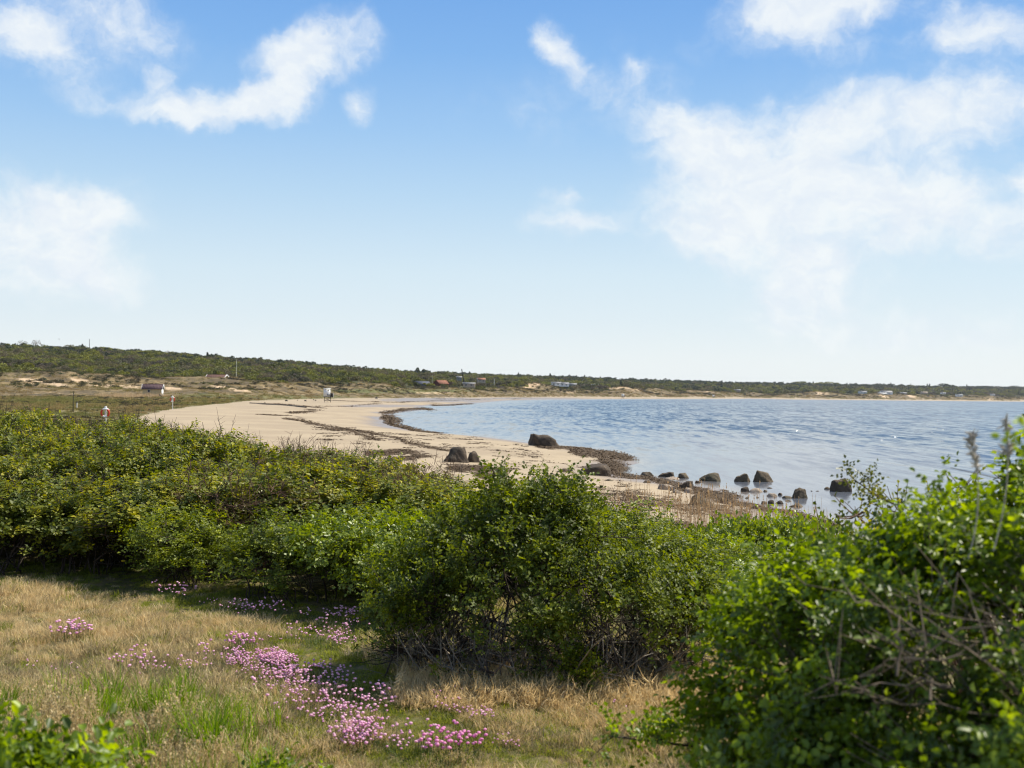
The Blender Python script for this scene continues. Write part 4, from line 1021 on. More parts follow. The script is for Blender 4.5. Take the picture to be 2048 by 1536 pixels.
def put(kind, x, y, w, h, label, group, rot=None):
    i = int(rng.integers(0, {'yellow': 3, 'rose': 3, 'twig': 2, 'lime': 2}[kind])); key = (kind, i)
    base_h = HTS.setdefault(key, fol_top(protos[key][1]))
    sc_ = (w / .66, w / .66, h / base_h); z = zat(x, y)
    if key not in roots:
        roots[key] = shrub(NAMES[kind], label, (x, y, z), protos[key], group=group); r = roots[key]; r['label'] = label
    else: r = dup(roots[key], (x, y, z), label=label, group=group)
    r.location = (x, y, z); r.rotation_euler = (0, 0, float(rng.uniform(0, 6.28)) if rot is None else rot); r.scale = sc_
    if group: r['group'] = group
    return r
topy = lambda px: np.interp(px, [-300, 0, 100, 200, 300, 400, 500, 600, 700, 800, 900, 960, 1040], [808, 814, 822, 828, 842, 857, 870, 888, 905, 932, 968, 1002, 1025])
front = lambda px: np.interp(px, [-300, 0, 350, 700, 800, 1050], [11.9, 11.15, 10.15, 8.8, 8.5, 9.2])       # distance of the hedge foot
back = lambda px: np.interp(px, [-300, 0, 400, 700, 900, 1050], [22, 21, 18.5, 15.5, 13.5, 12.0])
def side_words(px):
    for lim_, w in ((130, 'at the left picture edge'), (300, 'below the near lifebuoy'), (500, 'below the left end of the sand'), (700, 'below the lifeguard tower'), (860, 'below the first curve of the bay'), (2000, 'beside the centre rose bush')):
        if px < lim_: return w
rr = np.random.default_rng(77); cnt = 0
row = 0; t = 0.0
while t <= 1.0001:
    px_ = -160.0
    while px_ < 1000:
        fr, bk = float(front(px_)), float(back(px_)); r_ = fr + .5 + (bk - fr) * t ** 1.15 + rr.uniform(-.25, .25)
        x, y = map(float, at(px_ + rr.uniform(-12, 12), r_)); z = zat(x, y)
        ztop = H + (float(yh(px_)) - float(topy(px_))) / F * bk * 1.0       # crest height at the back
        hf = .72; hb = ztop - z + .02; h = hf + (hb - hf) * min(1, t * 1.0) ** .75
        # never above the sight line to the crest
        hl = H + (float(yh(px_)) - float(topy(px_)) - 6) / F * r_ - z
        h = min(h * rr.uniform(.84, 1.16), hl * rr.uniform(.94, 1.03)); h = max(h, .35)
        ly = 786 + (H - z - h) / r_ * F
        if px_ > 640 and t > .42: kind = 'twig' if rr.uniform() < .72 else 'yellow'
        elif ly < 1005 - max(0, px_ - 500) * .12: kind = 'yellow' if rr.uniform() < (.96 if not 430 < px_ < 620 else .86) else 'twig'
        else: kind = 'rose' if rr.uniform() < .92 else 'lime'
        if kind == 'yellow': lab = 'yellow-green leafy shrub in the hedge'
        elif kind == 'rose': lab = 'low dark green rose bush at the hedge front' if t < .2 else 'green rose bush in the hedge'
        elif kind == 'twig': lab = 'sparse brown twiggy shrub in the hedge'
        else: lab = 'light green low shrub in the hedge'
        depth = ', %s row, ' % ['front', 'second', 'third', 'fourth', 'fifth', 'sixth', 'seventh', 'back'][min(row, 7)]
        if 'hedge front' in lab: depth = ', '
        lab = lab + depth + side_words(px_)
        wdt = rr.uniform(.72, .95) * (1.0 if kind != 'rose' else .9)
        put(kind, x, y, wdt * (1 + .1 * t), h, lab, lab.split(',')[0].replace('shrub', 'shrubs').replace('bush', 'bushes') + depth.rstrip(', ') + ' ' + side_words(px_)); cnt += 1
        px_ += .95 / r_ * F * rr.uniform(.85, 1.1)
    t += .135; row += 1
# low green shrubs between the centre bush and the shore
low = [(1290, 12.5, .8, 1042, 'rose'), (1370, 11.5, .8, 1062, 'rose'), (1440, 12.4, .8, 1075, 'lime'), (1500, 11.4, .8, 1085, 'rose'), (1230, 11.6, .9, 1020, 'rose'), (1330, 10.2, .8, 1060, 'rose'), (1410, 10.0, .8, 1100, 'lime'),
       (1480, 9.6, .8, 1118, 'lime'), (1550, 12.2, .9, 1080, 'rose'), (1580, 10.4, .8, 1105, 'lime'), (1400, 13.8, .9, 1062, 'lime'), (1350, 14.2, .9, 1050, 'rose'), (1270, 14, .8, 1020, 'rose'),
       (1620, 11.5, .9, 1085, 'rose'), (1690, 12.5, .9, 1080, 'rose'), (1400, 9.0, .7, 1135, 'lime'), (1120, 10.4, .9, 995, 'rose'), (1030, 10.6, .9, 990, 'rose'), (1180, 12.6, .9, 1010, 'twig'), (1080, 12.5, .9, 995, 'twig')]
def top_to_h(px_, r_, top, x, y): return max(.22, H + (float(yh(px_)) - top) / F * r_ - zat(x, y))
where = ['back left', 'middle left', 'back middle', 'centre', 'farthest left', 'front left', 'front middle', 'front right', 'back right', 'lower right', 'light green, back', 'back, left of the light one', 'back, beside the centre bush', 'right', 'farthest right', 'frontmost', 'left', 'farthest left', 'right, tall', 'middle, tall']
for k, (px_, r_, w_, top_, kd) in enumerate(low):
    x, y = map(float, at(px_, r_)); h_ = top_to_h(px_, r_, top_ + (16 if px_ > 1210 else 0), x, y)
    put(kd, x, y, w_, h_, ('green rose bush' if kd == 'rose' else 'light green shrub' if kd == 'lime' else 'brown twiggy shrub') + (' in the dip before the dry reeds' if px_ > 1210 else ' just behind the centre rose bush') + ', ' + where[k],
        'low shrubs in the dip before the shore' if px_ > 1210 else 'shrubs behind the centre bush')
fresh = [(1480, 15.4, .9, 1058), (1530, 15.2, 1.0, 1042), (1585, 15.3, 1.0, 1040), (1632, 15.0, .9, 1050), (1440, 16.0, .8, 1066)]
for k, (px_, r_, w_, top_) in enumerate(fresh):
    x, y = map(float, at(px_, r_)); put('lime', x, y, w_, top_to_h(px_, r_, top_, x, y), 'fresh bright green low shrub, %s of the row before the reeds' % ['second', 'tallest middle one', 'fourth', 'rightmost', 'leftmost'][k], 'bright green shrubs in front of the reeds')

# sparse twiggy shrub sticking out behind the right bush
ms = shrub_meshes(61, [(0, 0, .9, .62, .4, .42), (-.5, 0, .85, .4, .3, .34)], 170, 'bud', False, (M_yellow, M_bark_red), 1.1, .2, nmain=34, stemr=.009, base_r=.15, base=(.3, 0), leafless=.3, extra_twigs=90, sides=4)
x, y = map(float, at(1960, 6.0)); shrub('twiggy_shrub', 'sparse twiggy shrub with small buds against the water behind the right bush', (x, y, zat(x, y) - .05), ms, scale=(1, 1, 1.12))
# grey dead flower stalks and a leaf spray standing out of the right bush
rg = np.random.default_rng(12)
for j, (px_, r_, top_, lab) in enumerate([(1940, 3.35, 862, 'blurred grey dead flower stalk standing above the right bush, left one'), (1990, 3.25, 838, 'tall blurred grey dead flower stalk curving above the right bush, right one')]):
    x, y = map(float, at(px_, r_)); zt = H + (float(yh(px_)) - top_) / F * r_; z0 = zt - .34; paths = []; rad = []
    st = bez(np.array([x, y, z0]), np.array([x + .05, y, (z0 + zt) / 2]), np.array([x + (.03 if j else 0), y, zt]), 12); paths.append(st); rad.append(np.linspace(.0022, .0014, 12))
    mb = MB()
    for k in range(70):
        t_ = rg.uniform(.72, 1.0); p = np.array([np.interp(t_, np.linspace(0, 1, 12), st[:, q]) for q in range(3)]); e = p + rg.normal(0, .012, 3) + (0, 0, .006); paths.append(np.linspace(p, e, 3)); rad.append(np.array([.0018, .0026, .001]))
    v, f = tubes(paths, rad, 4); tag(obj('dead_flower_stalk', mesh('dead_flower_stalk', v, f, M_seedhead)), lab, 'dry stalk')
def branch(name, lab, pts, r0, nspr, mat, hi=True, ls=1.0):
    pts = np.array(pts, float); k = len(pts); u = np.linspace(0, 1, k); uu = np.linspace(0, 1, 14); p = np.stack([np.interp(uu, u, pts[:, q]) for q in range(3)], 1)
    root = thing(name, lab, 'branch', tuple(p[0])); p0 = p - p[0]
    v, f = tubes([p0], [np.linspace(r0, r0 * .4, 14)], 6); 
    T = []; D = []; ps = []; rd = []
    for _ in range(nspr):
        t_ = rng.uniform(.1, 1); q = np.array([np.interp(t_, uu, p0[:, j]) for j in range(3)]); d = rng.normal(0, 1, 3) + (0, 0, .8); d /= np.linalg.norm(d); L_ = rng.uniform(.03, .09); T.append(q + d * L_); D.append(d); ps.append(np.linspace(q, q + d * L_, 3)); rd.append(np.array([.0025, .002, .0015]))
    v2, f2 = tubes(ps, rd, 3)
    part('stem', mesh('stem', np.concatenate([v, v2]), np.concatenate([f, f2 + len(v)]), M_bark), root)
    V, Fc = place(SPR[('rose', hi)], np.array(T), np.array(D), np.full(nspr, ls), rng); fo = part('foliage', mesh('foliage', V, Fc, mat), root); fo['kind'] = 'stuff'
    return root
def P3(px, py, r):
    d = ray(px, py); t = r / math.hypot(d[0], d[1]); return (d[0] * t, d[1] * t, H + d[2] * t)
branch('rose_branch', 'leafy rose branch reaching left over the dry grass from the right bush', [P3(1500, 1500, 4.1), P3(1380, 1492, 4.2), P3(1300, 1482, 4.2), P3(1215, 1472, 4.3)], .006, 30, M_rose_near, False, .9)
branch('rose_branch', 'thin leafy shoot in front of the black round boulder', [P3(1790, 1010, 5.0), P3(1745, 985, 5.2), P3(1712, 962, 5.2), P3(1693, 945, 5.3)], .004, 12, M_twigleaf, False, .7)
branch('rose_branch', 'blurred leafy shoot poking in at the right picture edge above the bush', [P3(2150, 960, 2.3), P3(2100, 890, 2.3), P3(2052, 835, 2.3)], .004, 7, M_rose_near, True, .6)
# leaves at the very bottom left, close and blurred
ms = shrub_meshes(71, [(0, 0, .42, .34, .3, .24), (-.3, .05, .48, .3, .3, .24), (.25, -.05, .32, .2, .22, .16)], 210, 'rose', True, (M_rose_near, M_bark), 1.05, .1, nmain=14, stemr=.006, base_r=.15)
x, y = map(float, at(40, 3.55)); shrub('rose_bush', 'low bright green rose shoots in the bottom left corner', (x, y, zat(x, y) - .02), ms, scale=(1, 1, 1.08))
ms = shrub_meshes(72, [(0, 0, .1, .1, .1, .1), (.15, 0, .08, .08, .08, .08)], 22, 'rose', True, (M_rose_near, M_bark), .9, .1, nmain=5, stemr=.004, base_r=.05)
x, y = map(float, at(560, 4.75)); shrub('rose_bush', 'tiny rose seedling at the bottom edge beside a bright tuft', (x, y, zat(x, y)), ms)
x, y = map(float, at(1160, 6.35)); ms = shrub_meshes(73, [(0, 0, .12, .12, .1, .12)], 24, 'rose', False, (M_rose, M_bark), .9, .1, nmain=5, stemr=.004, base_r=.05); shrub('rose_bush', 'small rose sucker at the foot of the centre bush', (x, y, zat(x, y)), ms)

# ------------------------------------------------------------------ meadow grass
def seed_grass(name, mat, nb, hgt, rg):
    """fine stalks with loose seed heads"""
    ps = []; rd = []; V = []; 
    for _ in range(nb):
        a = rg.uniform(0, 6.28); q = .06 * rg.uniform(0, 1) ** .5; b = np.array([math.cos(a) * q, math.sin(a) * q, 0]); h = hgt * rg.uniform(.55, 1.1)
        e = b + np.array([rg.normal(0, .25) * h, rg.normal(0, .25) * h, h]); c = (b + e) / 2 + (0, 0, h * .15); p = bez(b, c, e, 4); ps.append(p); rd.append(np.array([.0010, .0009, .0008, .0006]))
        for k in range(9):
            t = rg.uniform(.72, 1.0); o_ = b * (1 - t) + e * t + (0, 0, h * .02) + rg.normal(0, .007, 3); s = .0045
            u_ = rg.normal(0, 1, 3) * s * .5; w_ = np.array([rg.normal(0, .3), rg.normal(0, .3), 1]) * s; V.append([o_ - w_, o_ + u_, o_ + w_, o_ - u_])
    v, f = tubes(ps, rd, 3); V = np.array(V).reshape(-1, 3)
    return mesh(name, np.concatenate([v, V]), np.concatenate([f, np.arange(len(V)).reshape(-1, 4) + len(v)]), mat)
rm = np.random.default_rng(21)
G = []
G += [tuft_mesh('dry', M_dry, 100, .07, .075, .0036, .75, 2, rm) for _ in range(4)]          # 0-3
G += [tuft_mesh('green', M_green, 90, .05, .07, .0036, .9, 2, rm) for _ in range(3)]        # 4-6
G += [tuft_mesh('brown', M_brown, 80, .065, .075, .0034, .75, 2, rm) for _ in range(3)]       # 7-9
G += [tuft_mesh('tall', M_tallg, 26, .27, .05, .006, .45, 3, rm) for _ in range(3)]         # 10-12
G += [seed_grass('seed', M_dry, 9, .2, rm) for _ in range(3)]                                # 13-15
G += [seed_grass('seedbrown', M_brown, 9, .16, rm) for _ in range(2)]                        # 16-17
coll_g = proto_collection('meadow_tufts', G)
def zone_of(px, py, x, y, u, u2):
    """kind of grass at a spot of the meadow"""
    e = lambda cx, cy, rx, ry, rot=0: np.sqrt((((px - cx) * math.cos(math.radians(rot)) + (py - cy) * math.sin(math.radians(rot))) / rx) ** 2 + ((-(px - cx) * math.sin(math.radians(rot)) + (py - cy) * math.cos(math.radians(rot))) / ry) ** 2)
    nz = fbm(x * 1.6, y * 1.6, 4, 200); nz2 = fbm(x * .8, y * .8, 3, 210)
    hedge_y = np.interp(px, [-200, 0, 300, 500, 700, 800], [1128, 1130, 1165, 1195, 1225, 1235])
    path = np.minimum.reduce([e(650, 1330, 120, 55, 20), e(760, 1390, 120, 40, 25), e(850, 1460, 110, 40, 20), e(1020, 1520, 160, 35, 5), e(640, 1270, 130, 26, 0), e(820, 1520, 80, 30)])
    strip = (py - hedge_y) / np.interp(px, [0, 400, 700], [30, 42, 34])
    straw = np.minimum.reduce([e(1000, 1400, 180, 32, 4), e(1230, 1420, 170, 50, 3), e(1330, 1390, 90, 70), e(150, 1255, 260, 48, 4), e(420, 1235, 230, 38, 6), e(60, 1180, 160, 30)])
    brown = np.minimum.reduce([e(200, 1345, 260, 42, 0), e(420, 1340, 140, 60), e(300, 1175, 200, 18, 6), e(1100, 1490, 200, 26)])
    pg = np.clip(1.35 - path, 0, 1) * .95; pg = np.maximum(pg, np.clip(1.6 - strip, 0, 1)); pg = pg * (.6 + .9 * nz)
    pd = np.clip(1.5 - straw, 0, 1); pb = np.clip(1.4 - brown, 0, 1)
    wg = pg * 4 + 1.25 + 1.1 * sstep(.48, .62, nz2); wd = .8 + pd * 2.6 * (nz + .4); wb = .45 + pb * 2.4 * (nz + .4) + .5 * (nz < .42)
    wd = wd * (1 - .85 * np.clip(pg, 0, 1)); wb = wb * (1 - .85 * np.clip(pg, 0, 1))
    s = wg + wd + wb; k = np.where(u < wg / s, 1, np.where(u < (wg + wd) / s, 0, 2))
    return k, np.clip(pg, 0, 1)
n = 30000
rv = np.random.default_rng(31)
px = rv.uniform(-260, 2350, n); r = 1 / rv.uniform(1 / 14.5, 1 / 3.0, n) ; r = np.where(rv.uniform(0, 1, n) < .55, rv.uniform(3.0, 14.5, n), r)
x, y = at(px, r); z = height(x, y); qx, qy = project(x, y, z); kp = (r < front(np.clip(px, -300, 1050)) + .9) | (px > 1050)
kp &= ~((px > 1450) & (r > 6.5)); px, r, x, y, z, qx, qy = [a[kp] for a in (px, r, x, y, z, qx, qy)]; n = len(px)
k, pg = zone_of(qx, qy, x, y, rv.uniform(0, 1, n), None)
idx = np.where(k == 0, rv.integers(0, 4, n), np.where(k == 1, 4 + rv.integers(0, 3, n), 7 + rv.integers(0, 3, n)))
gn = fbm(x * 2.3, y * 2.3, 3, 220)
s = rv.uniform(.6, 1.4, n) * (1 - .45 * pg) * (.35 + 1.35 * gn)
o = scatter('meadow_grass', np.stack([x, y, z - .005], 1), np.stack([rv.normal(0, .1, n), rv.normal(0, .1, n), rv.uniform(0, 6.28, n)], 1), np.stack([s * 1.15, s * 1.15, s], 1), idx, coll_g)
tag(o, 'short dry and green meadow grass with fine blades', 'grass')
# taller seed heads and bright blades
n = 5200
px = rv.uniform(-260, 1500, n); r = rv.uniform(3.4, 11.5, n); x, y = at(px, r); z = height(x, y); qx, qy = project(x, y, z)
_, pg = zone_of(qx, qy, x, y, rv.uniform(0, 1, n), None)
tallz = (1 - sstep(440, 560, qx)) * sstep(1385, 1450, qy); clumpy = fbm(x * 2.2, y * 2.2, 3, 230)
u = rv.uniform(0, 1, n)
kp = (pg < .35) & ((u < .3) | (u < tallz * 1.1)) & (r < front(np.clip(px, -300, 1050)))
isg = (rv.uniform(0, 1, n) < tallz * .72) & (clumpy > .40)
idx = np.where(isg, 10 + rv.integers(0, 3, n), np.where(rv.uniform(0, 1, n) < .6, 13 + rv.integers(0, 3, n), 16 + rv.integers(0, 2, n)))
s = rv.uniform(.6, 1.15, n) * np.where(isg, 1.0, .6 + .6 * tallz)
o = scatter('tall_meadow_grass', np.stack([x, y, z], 1)[kp], zrot(int(kp.sum()), .1), np.stack([s, s, s], 1)[kp], idx[kp], coll_g); tag(o, 'tall seeding grass stalks mixed with bright green blades', 'grass')
# three bright green tufts one can single out
for px_, r_, sc_, lab in [(418, 5.45, 1.15, 'dense bright green grass tuft, the roundest one in the lower left meadow'), (553, 4.95, .9, 'bright green grass tuft at the bottom edge with broad pale blades'), (300, 5.35, .95, 'upright bright green grass tuft left of the round one'), (190, 5.2, .9, 'thin bright green grass tuft nearest the corner rose shoots')]:
    x_, y_ = map(float, at(px_, r_)); tag(obj('grass_tuft', tuft_mesh('grass_tuft', M_tallg, 150, .30 * sc_, .09, .007, .6, 3, rm), None, (x_, y_, zat(x_, y_))), lab, 'grass tuft')
# straw lying matted in front of the centre bush
n = 700; x = rv.uniform(-.6, 1.6, n); y = rv.uniform(6.05, 6.75, n) ; z = height(x, y); s = rv.uniform(.7, 1.3, n)
o = scatter('matted_straw', np.stack([x, y, z], 1), zrot(n, .5), np.stack([s * 1.5, s * 1.5, s * .9], 1), rv.integers(0, 4, n), coll_g); tag(o, 'pale matted straw at the foot of the centre rose bush', 'dry grass')

# ------------------------------------------------------------------ thrift
def thrift(seed, nh, rad, mat, hgt=.10):
    rg = np.random.default_rng(seed); a = rg.uniform(0, 6.28, nh); q = rad * np.sqrt(rg.uniform(0, 1, nh)); b = np.stack([np.cos(a) * q, np.sin(a) * q, np.zeros(nh)], 1)
    h = hgt * rg.uniform(.6, 1.15, nh); e = b * 1.12 + np.stack([rg.normal(0, .008, nh), rg.normal(0, .008, nh), h], 1)
    v, f = tubes([np.linspace(b[i], e[i], 3) for i in range(nh)], [np.full(3, .0009)] * nh, 3)
    stems = mesh('stems', v, f, M_thriftleaf)
    V0, F0 = ICO[1]; Vs = []; Fs = []
    for i in range(nh):
        s = rg.uniform(.0065, .010); W = V0 * (1 + rg.uniform(-.18, .18, (len(V0), 1))); W = W * (1, 1, .72) * s + e[i]; Vs.append(W); Fs.append(F0 + i * len(V0))
    heads = mesh('flower_heads', np.concatenate(Vs), np.concatenate(Fs), mat)
    cushion = tuft_mesh('leaf_cushion', M_thriftleaf, int(70 + nh), .05, rad * 1.05, .003, .9, 2, rg)
    return stems, heads, cushion
TH = {}
for key, nh, rad, mat in [('dense', 46, .10, M_pink), ('dense2', 36, .11, M_pink), ('mid', 17, .12, M_pink), ('mid2', 10, .13, M_pink), ('thin', 5, .13, M_pink), ('vivid', 64, .11, M_magenta)]: TH[key] = thrift(hash_ := len(TH) + 300, nh, rad, mat)
throots = {}
def put_thrift(key, x, y, s, label, group=None):
    if key not in throots:
        r = thing('thrift_clump', label, 'flower clump', group=group); m_ = TH[key]
        part('stems', m_[0], r)['kind'] = 'stuff'; part('flower_heads', m_[1], r)['kind'] = 'stuff'; part('leaf_cushion', m_[2], r)['kind'] = 'stuff'; throots[key] = r
    else: r = dup(throots[key], (0, 0, 0), label=label)
    r['label'] = label
    if group: r['group'] = group
    elif 'group' in r: del r['group']
    r.location = (x, y, zat(x, y) + .005); r.rotation_euler = (0, 0, float(rv.uniform(0, 6.28))); r.scale = (s, s, min(s, 1.15))
SOLO = [(140, 1280, 'dense', 1.5, 'lone pink thrift clump on its own dark green cushion in the dry grass at left'), (487, 1300, 'dense', 1.15, 'pink thrift clump above the biggest flower patch, separate and oval'),
        (905, 1515, 'vivid', 1.25, 'brightest magenta thrift clump at the bottom edge'), (960, 1455, 'dense2', .7, 'small solitary pink thrift clump right of the flower band, near the bottom'),
        (895, 1415, 'mid', .7, 'small loose thrift clump above another, right of the green path'), (905, 1442, 'mid', .75, 'small loose thrift clump below another, right of the green path'), (1015, 1503, 'mid', .6, 'tiny thrift clump farthest right along the bottom'),
        (1230, 1432, 'thin', .9, 'pale faded thrift clump in the straw between the two big bushes'), (690, 1240, 'dense', 1.0, 'pink thrift clump touching the left foot of the centre bush'), (682, 1292, 'dense2', .8, 'purple-pink thrift clump left of the centre bush in shade'),
        (604, 1275, 'mid', 1.0, 'pink thrift clump at the top of the green path'), (335, 1192, 'mid', 1.1, 'pink thrift clump farthest back beside the green strip'), (262, 1335, 'mid', 1.2, 'loose pink thrift clump at left end of the thin row in the brown grass'),
        (60, 1338, 'thin', .8, 'faint thrift clump near the left edge in brown grass'), (140, 1345, 'thin', .8, 'faint thrift clump under the lone cushion clump')]
for px_, py_, key, s_, lab in SOLO:
    x_, y_ = ground(px_, py_, 2.5); put_thrift(key, float(x_), float(y_), s_, lab)
BANDS = [  # label, group, list of (px, py, rx, ry, count, kinds)
    ('pink thrift clump in the biggest patch left of the path', 'thrift in the biggest patch', [(510, 1335, 70, 14, 15, ('dense', 'dense2')), (560, 1358, 75, 16, 13, ('dense2', 'mid'))]),
    ('pink thrift clump just below the biggest patch', 'thrift below the biggest patch', [(600, 1375, 90, 18, 15, ('mid', 'mid2')), (560, 1400, 90, 18, 10, ('thin', 'mid2')), (650, 1395, 40, 10, 4, ('thin',))]),
    ('pink thrift clump in the middle band beside the green path', 'thrift in the middle band', [(680, 1420, 90, 16, 12, ('mid', 'mid2')), (700, 1445, 90, 16, 12, ('mid', 'mid2', 'dense2')), (590, 1440, 50, 14, 5, ('thin',))]),
    ('pink thrift clump in the lowest band near the bottom edge', 'thrift in the lowest band', [(690, 1475, 45, 9, 6, ('dense2', 'mid')), (760, 1492, 70, 10, 9, ('dense2', 'mid')), (830, 1500, 40, 10, 4, ('mid',)), (740, 1470, 60, 8, 4, ('thin',))]),
    ('pink thrift clump in the thin row at left', 'thrift in the thin left row', [(300, 1345, 60, 8, 6, ('thin', 'mid2')), (350, 1352, 30, 6, 3, ('thin',)), (400, 1340, 60, 10, 3, ('thin',)), (430, 1310, 25, 5, 2, ('mid2',))]),
    ('pink thrift clump in the far row along the green strip', 'thrift in the far row', [(375, 1195, 40, 6, 5, ('mid2', 'thin')), (420, 1205, 30, 6, 3, ('thin',)), (500, 1222, 40, 8, 5, ('mid', 'mid2')), (530, 1232, 25, 6, 3, ('mid',)), (610, 1234, 40, 5, 4, ('mid2',)), (670, 1255, 30, 6, 3, ('mid2',))]),
    ('pink thrift clump at the top of the green path', 'thrift at the top of the path', [(625, 1278, 25, 6, 3, ('mid2', 'thin')), (560, 1282, 30, 5, 3, ('thin',)), (650, 1290, 30, 6, 3, ('thin', 'mid2')), (700, 1275, 20, 5, 2, ('mid2',))])]
for lab, grp, lst in BANDS:
    for px_, py_, rx_, ry_, c_, kinds in lst:
        for _ in range(max(2, int(c_ * .62))):
            a = rv.uniform(0, 6.28); q = math.sqrt(rv.uniform()); x_, y_ = ground(px_ + rx_ * q * math.cos(a), py_ + ry_ * q * math.sin(a), 2.5)
            dx_ = q * math.cos(a); dy_ = q * math.sin(a); wx_ = 'left' if dx_ < -.33 else ('right' if dx_ > .33 else 'middle'); wy_ = 'lower' if dy_ > 0 else 'upper'
            put_thrift(kinds[int(rv.integers(0, len(kinds)))], float(x_), float(y_), rv.uniform(.65, 1.1), '%s, %s %s' % (lab, wy_, wx_), grp + ', ' + wy_ + ' ' + wx_)

rd5 = np.random.default_rng(8); M_dand = flat_mat('yellow flower', (.75, .55, .03), .7, .1, 3); proto_d = None
for px_, py_ in [(24, 1112), (68, 1125), (100, 1118), (142, 1128), (205, 1138), (124, 1106), (322, 1120), (300, 1142), (395, 1150), (475, 1172), (248, 1140)]:
    x_, y_ = map(float, ground(px_, py_ + 10, 2.5)); lb = 'tiny yellow dandelion in the green strip below the hedge, ' + ('at the far left' if px_ < 130 else 'left half' if px_ < 310 else 'below the yellow leaves')
    if proto_d is None:
        proto_d = thing('dandelion', lb, 'flower', group='yellow dandelions below the hedge')
        part('stem', MB().bar((0, 0, 0), (.01, 0, .13), .0018, 4).mesh('stem', M_thriftleaf), proto_d); V0, F0 = ICO[2]; part('flower_head', MB().add(V0 * (.019, .019, .010) * (1 + .15 * rd5.normal(size=(len(V0), 1))) + (.01, 0, .135), F0).mesh('flower_head', M_dand), proto_d); r5 = proto_d
    else: r5 = dup(proto_d, (0, 0, 0), label=lb)
    r5.location = (x_, y_, zat(x_, y_)); r5.rotation_euler = (0, 0, float(rd5.uniform(0, 6)))

# ------------------------------------------------------------------ dry reeds by the shore
n = 700; qx = rv.uniform(1195, 1660, n); 
qx = np.where(rv.uniform(0, 1, n) < .6, np.clip(rv.normal(1440, 90, n), 1200, 1660), qx)
qy = rv.uniform(1005, 1070, n) + np.clip(qx - 1500, -300, 200) * .08; x, y = ground(qx, qy, .7); z = np.maximum(height(x, y), -.15); r = np.hypot(x, y)
ps = []; rd = []; PV = []
for i in range(n):
    h = rv.uniform(.35, 1.0) * (1 if rv.uniform() < .8 else 1.35); b = np.array([x[i], y[i], z[i] - .02]); e = b + (rv.normal(0, .06), rv.normal(0, .06), h); ps.append(bez(b, (b + e) / 2 + rv.normal(0, .02, 3), e, 4)); rd.append(np.array([.0055, .005, .004, .003]))
    if rv.uniform() < .45:
        for _ in range(6):
            o_ = e - (0, 0, rv.uniform(0, .16)); s = rv.uniform(.03, .07); d = np.array([rv.normal(0, .25), rv.normal(0, .25), 1.0]) * s; w_ = rv.normal(0, .012, 3); PV.append([o_ - d * .3, o_ + w_, o_ + d, o_ - w_])
v, f = tubes(ps, rd, 3); PV = np.array(PV).reshape(-1, 3)
tag(obj('dry_reeds', mesh('dry_reeds', np.concatenate([v, PV]), np.concatenate([f, np.arange(len(PV)).reshape(-1, 4) + len(v)]), M_reed)), 'thin brown dry reed stalks standing on the sand by the stones', 'reeds', kind='stuff')
# brown litter at their foot
n = 900; qx = np.clip(rv.normal(1430, 120, n), 1180, 1680); qy = rv.uniform(1040, 1085, n); x, y = ground(qx, qy, .8); z = height(x, y); s = rv.uniform(1.3, 2.6, n)
o = scatter('reed_litter', np.stack([x, y, z], 1), zrot(n, .6), np.stack([s * 1.6, s * 1.6, s], 1), 7 + rv.integers(0, 3, n), coll_g); tag(o, 'flattened brown reed litter between the low shrubs and the sand', 'reed litter')

# ------------------------------------------------------------------ buildings
M_white = flat_mat('white paint', (.72, .72, .70), .6, .08, 2)
M_wallyel = flat_mat('faded yellow boards', (.52, .40, .22), .8, .12, 1.5)
M_tile = flat_mat('brown roof tiles', (.085, .05, .055), .8, .25, 2)
M_tile2 = flat_mat('red brown roof tiles', (.115, .06, .045), .8, .25, 2)
M_orange = flat_mat('orange roof tiles', (.27, .12, .07), .8, .2, 2)
M_red = flat_mat('falu red boards', (.12, .022, .014), .85, .2, 2)
M_dark = flat_mat('dark timber', (.03, .027, .024), .7, .25, 3)
M_bluegrey = flat_mat('blue grey boards', (.06, .065, .085), .7, .15, 2)
M_glass = flat_mat('dark window glass', (.015, .018, .022), .15, .1, 1, spec=.5)
M_grey = flat_mat('grey roofing', (.2, .2, .2), .6, .1, 2)
M_beigewall = flat_mat('beige render', (.38, .31, .24), .8, .1, 2)
M_steel = flat_mat('pale pole paint', (.55, .55, .42), .5, .1, 2)
M_orangered = flat_mat('red lifebuoy cover', (.55, .045, .02), .5, .1, 3)
M_post = flat_mat('weathered post', (.22, .19, .15), .85, .2, 5)
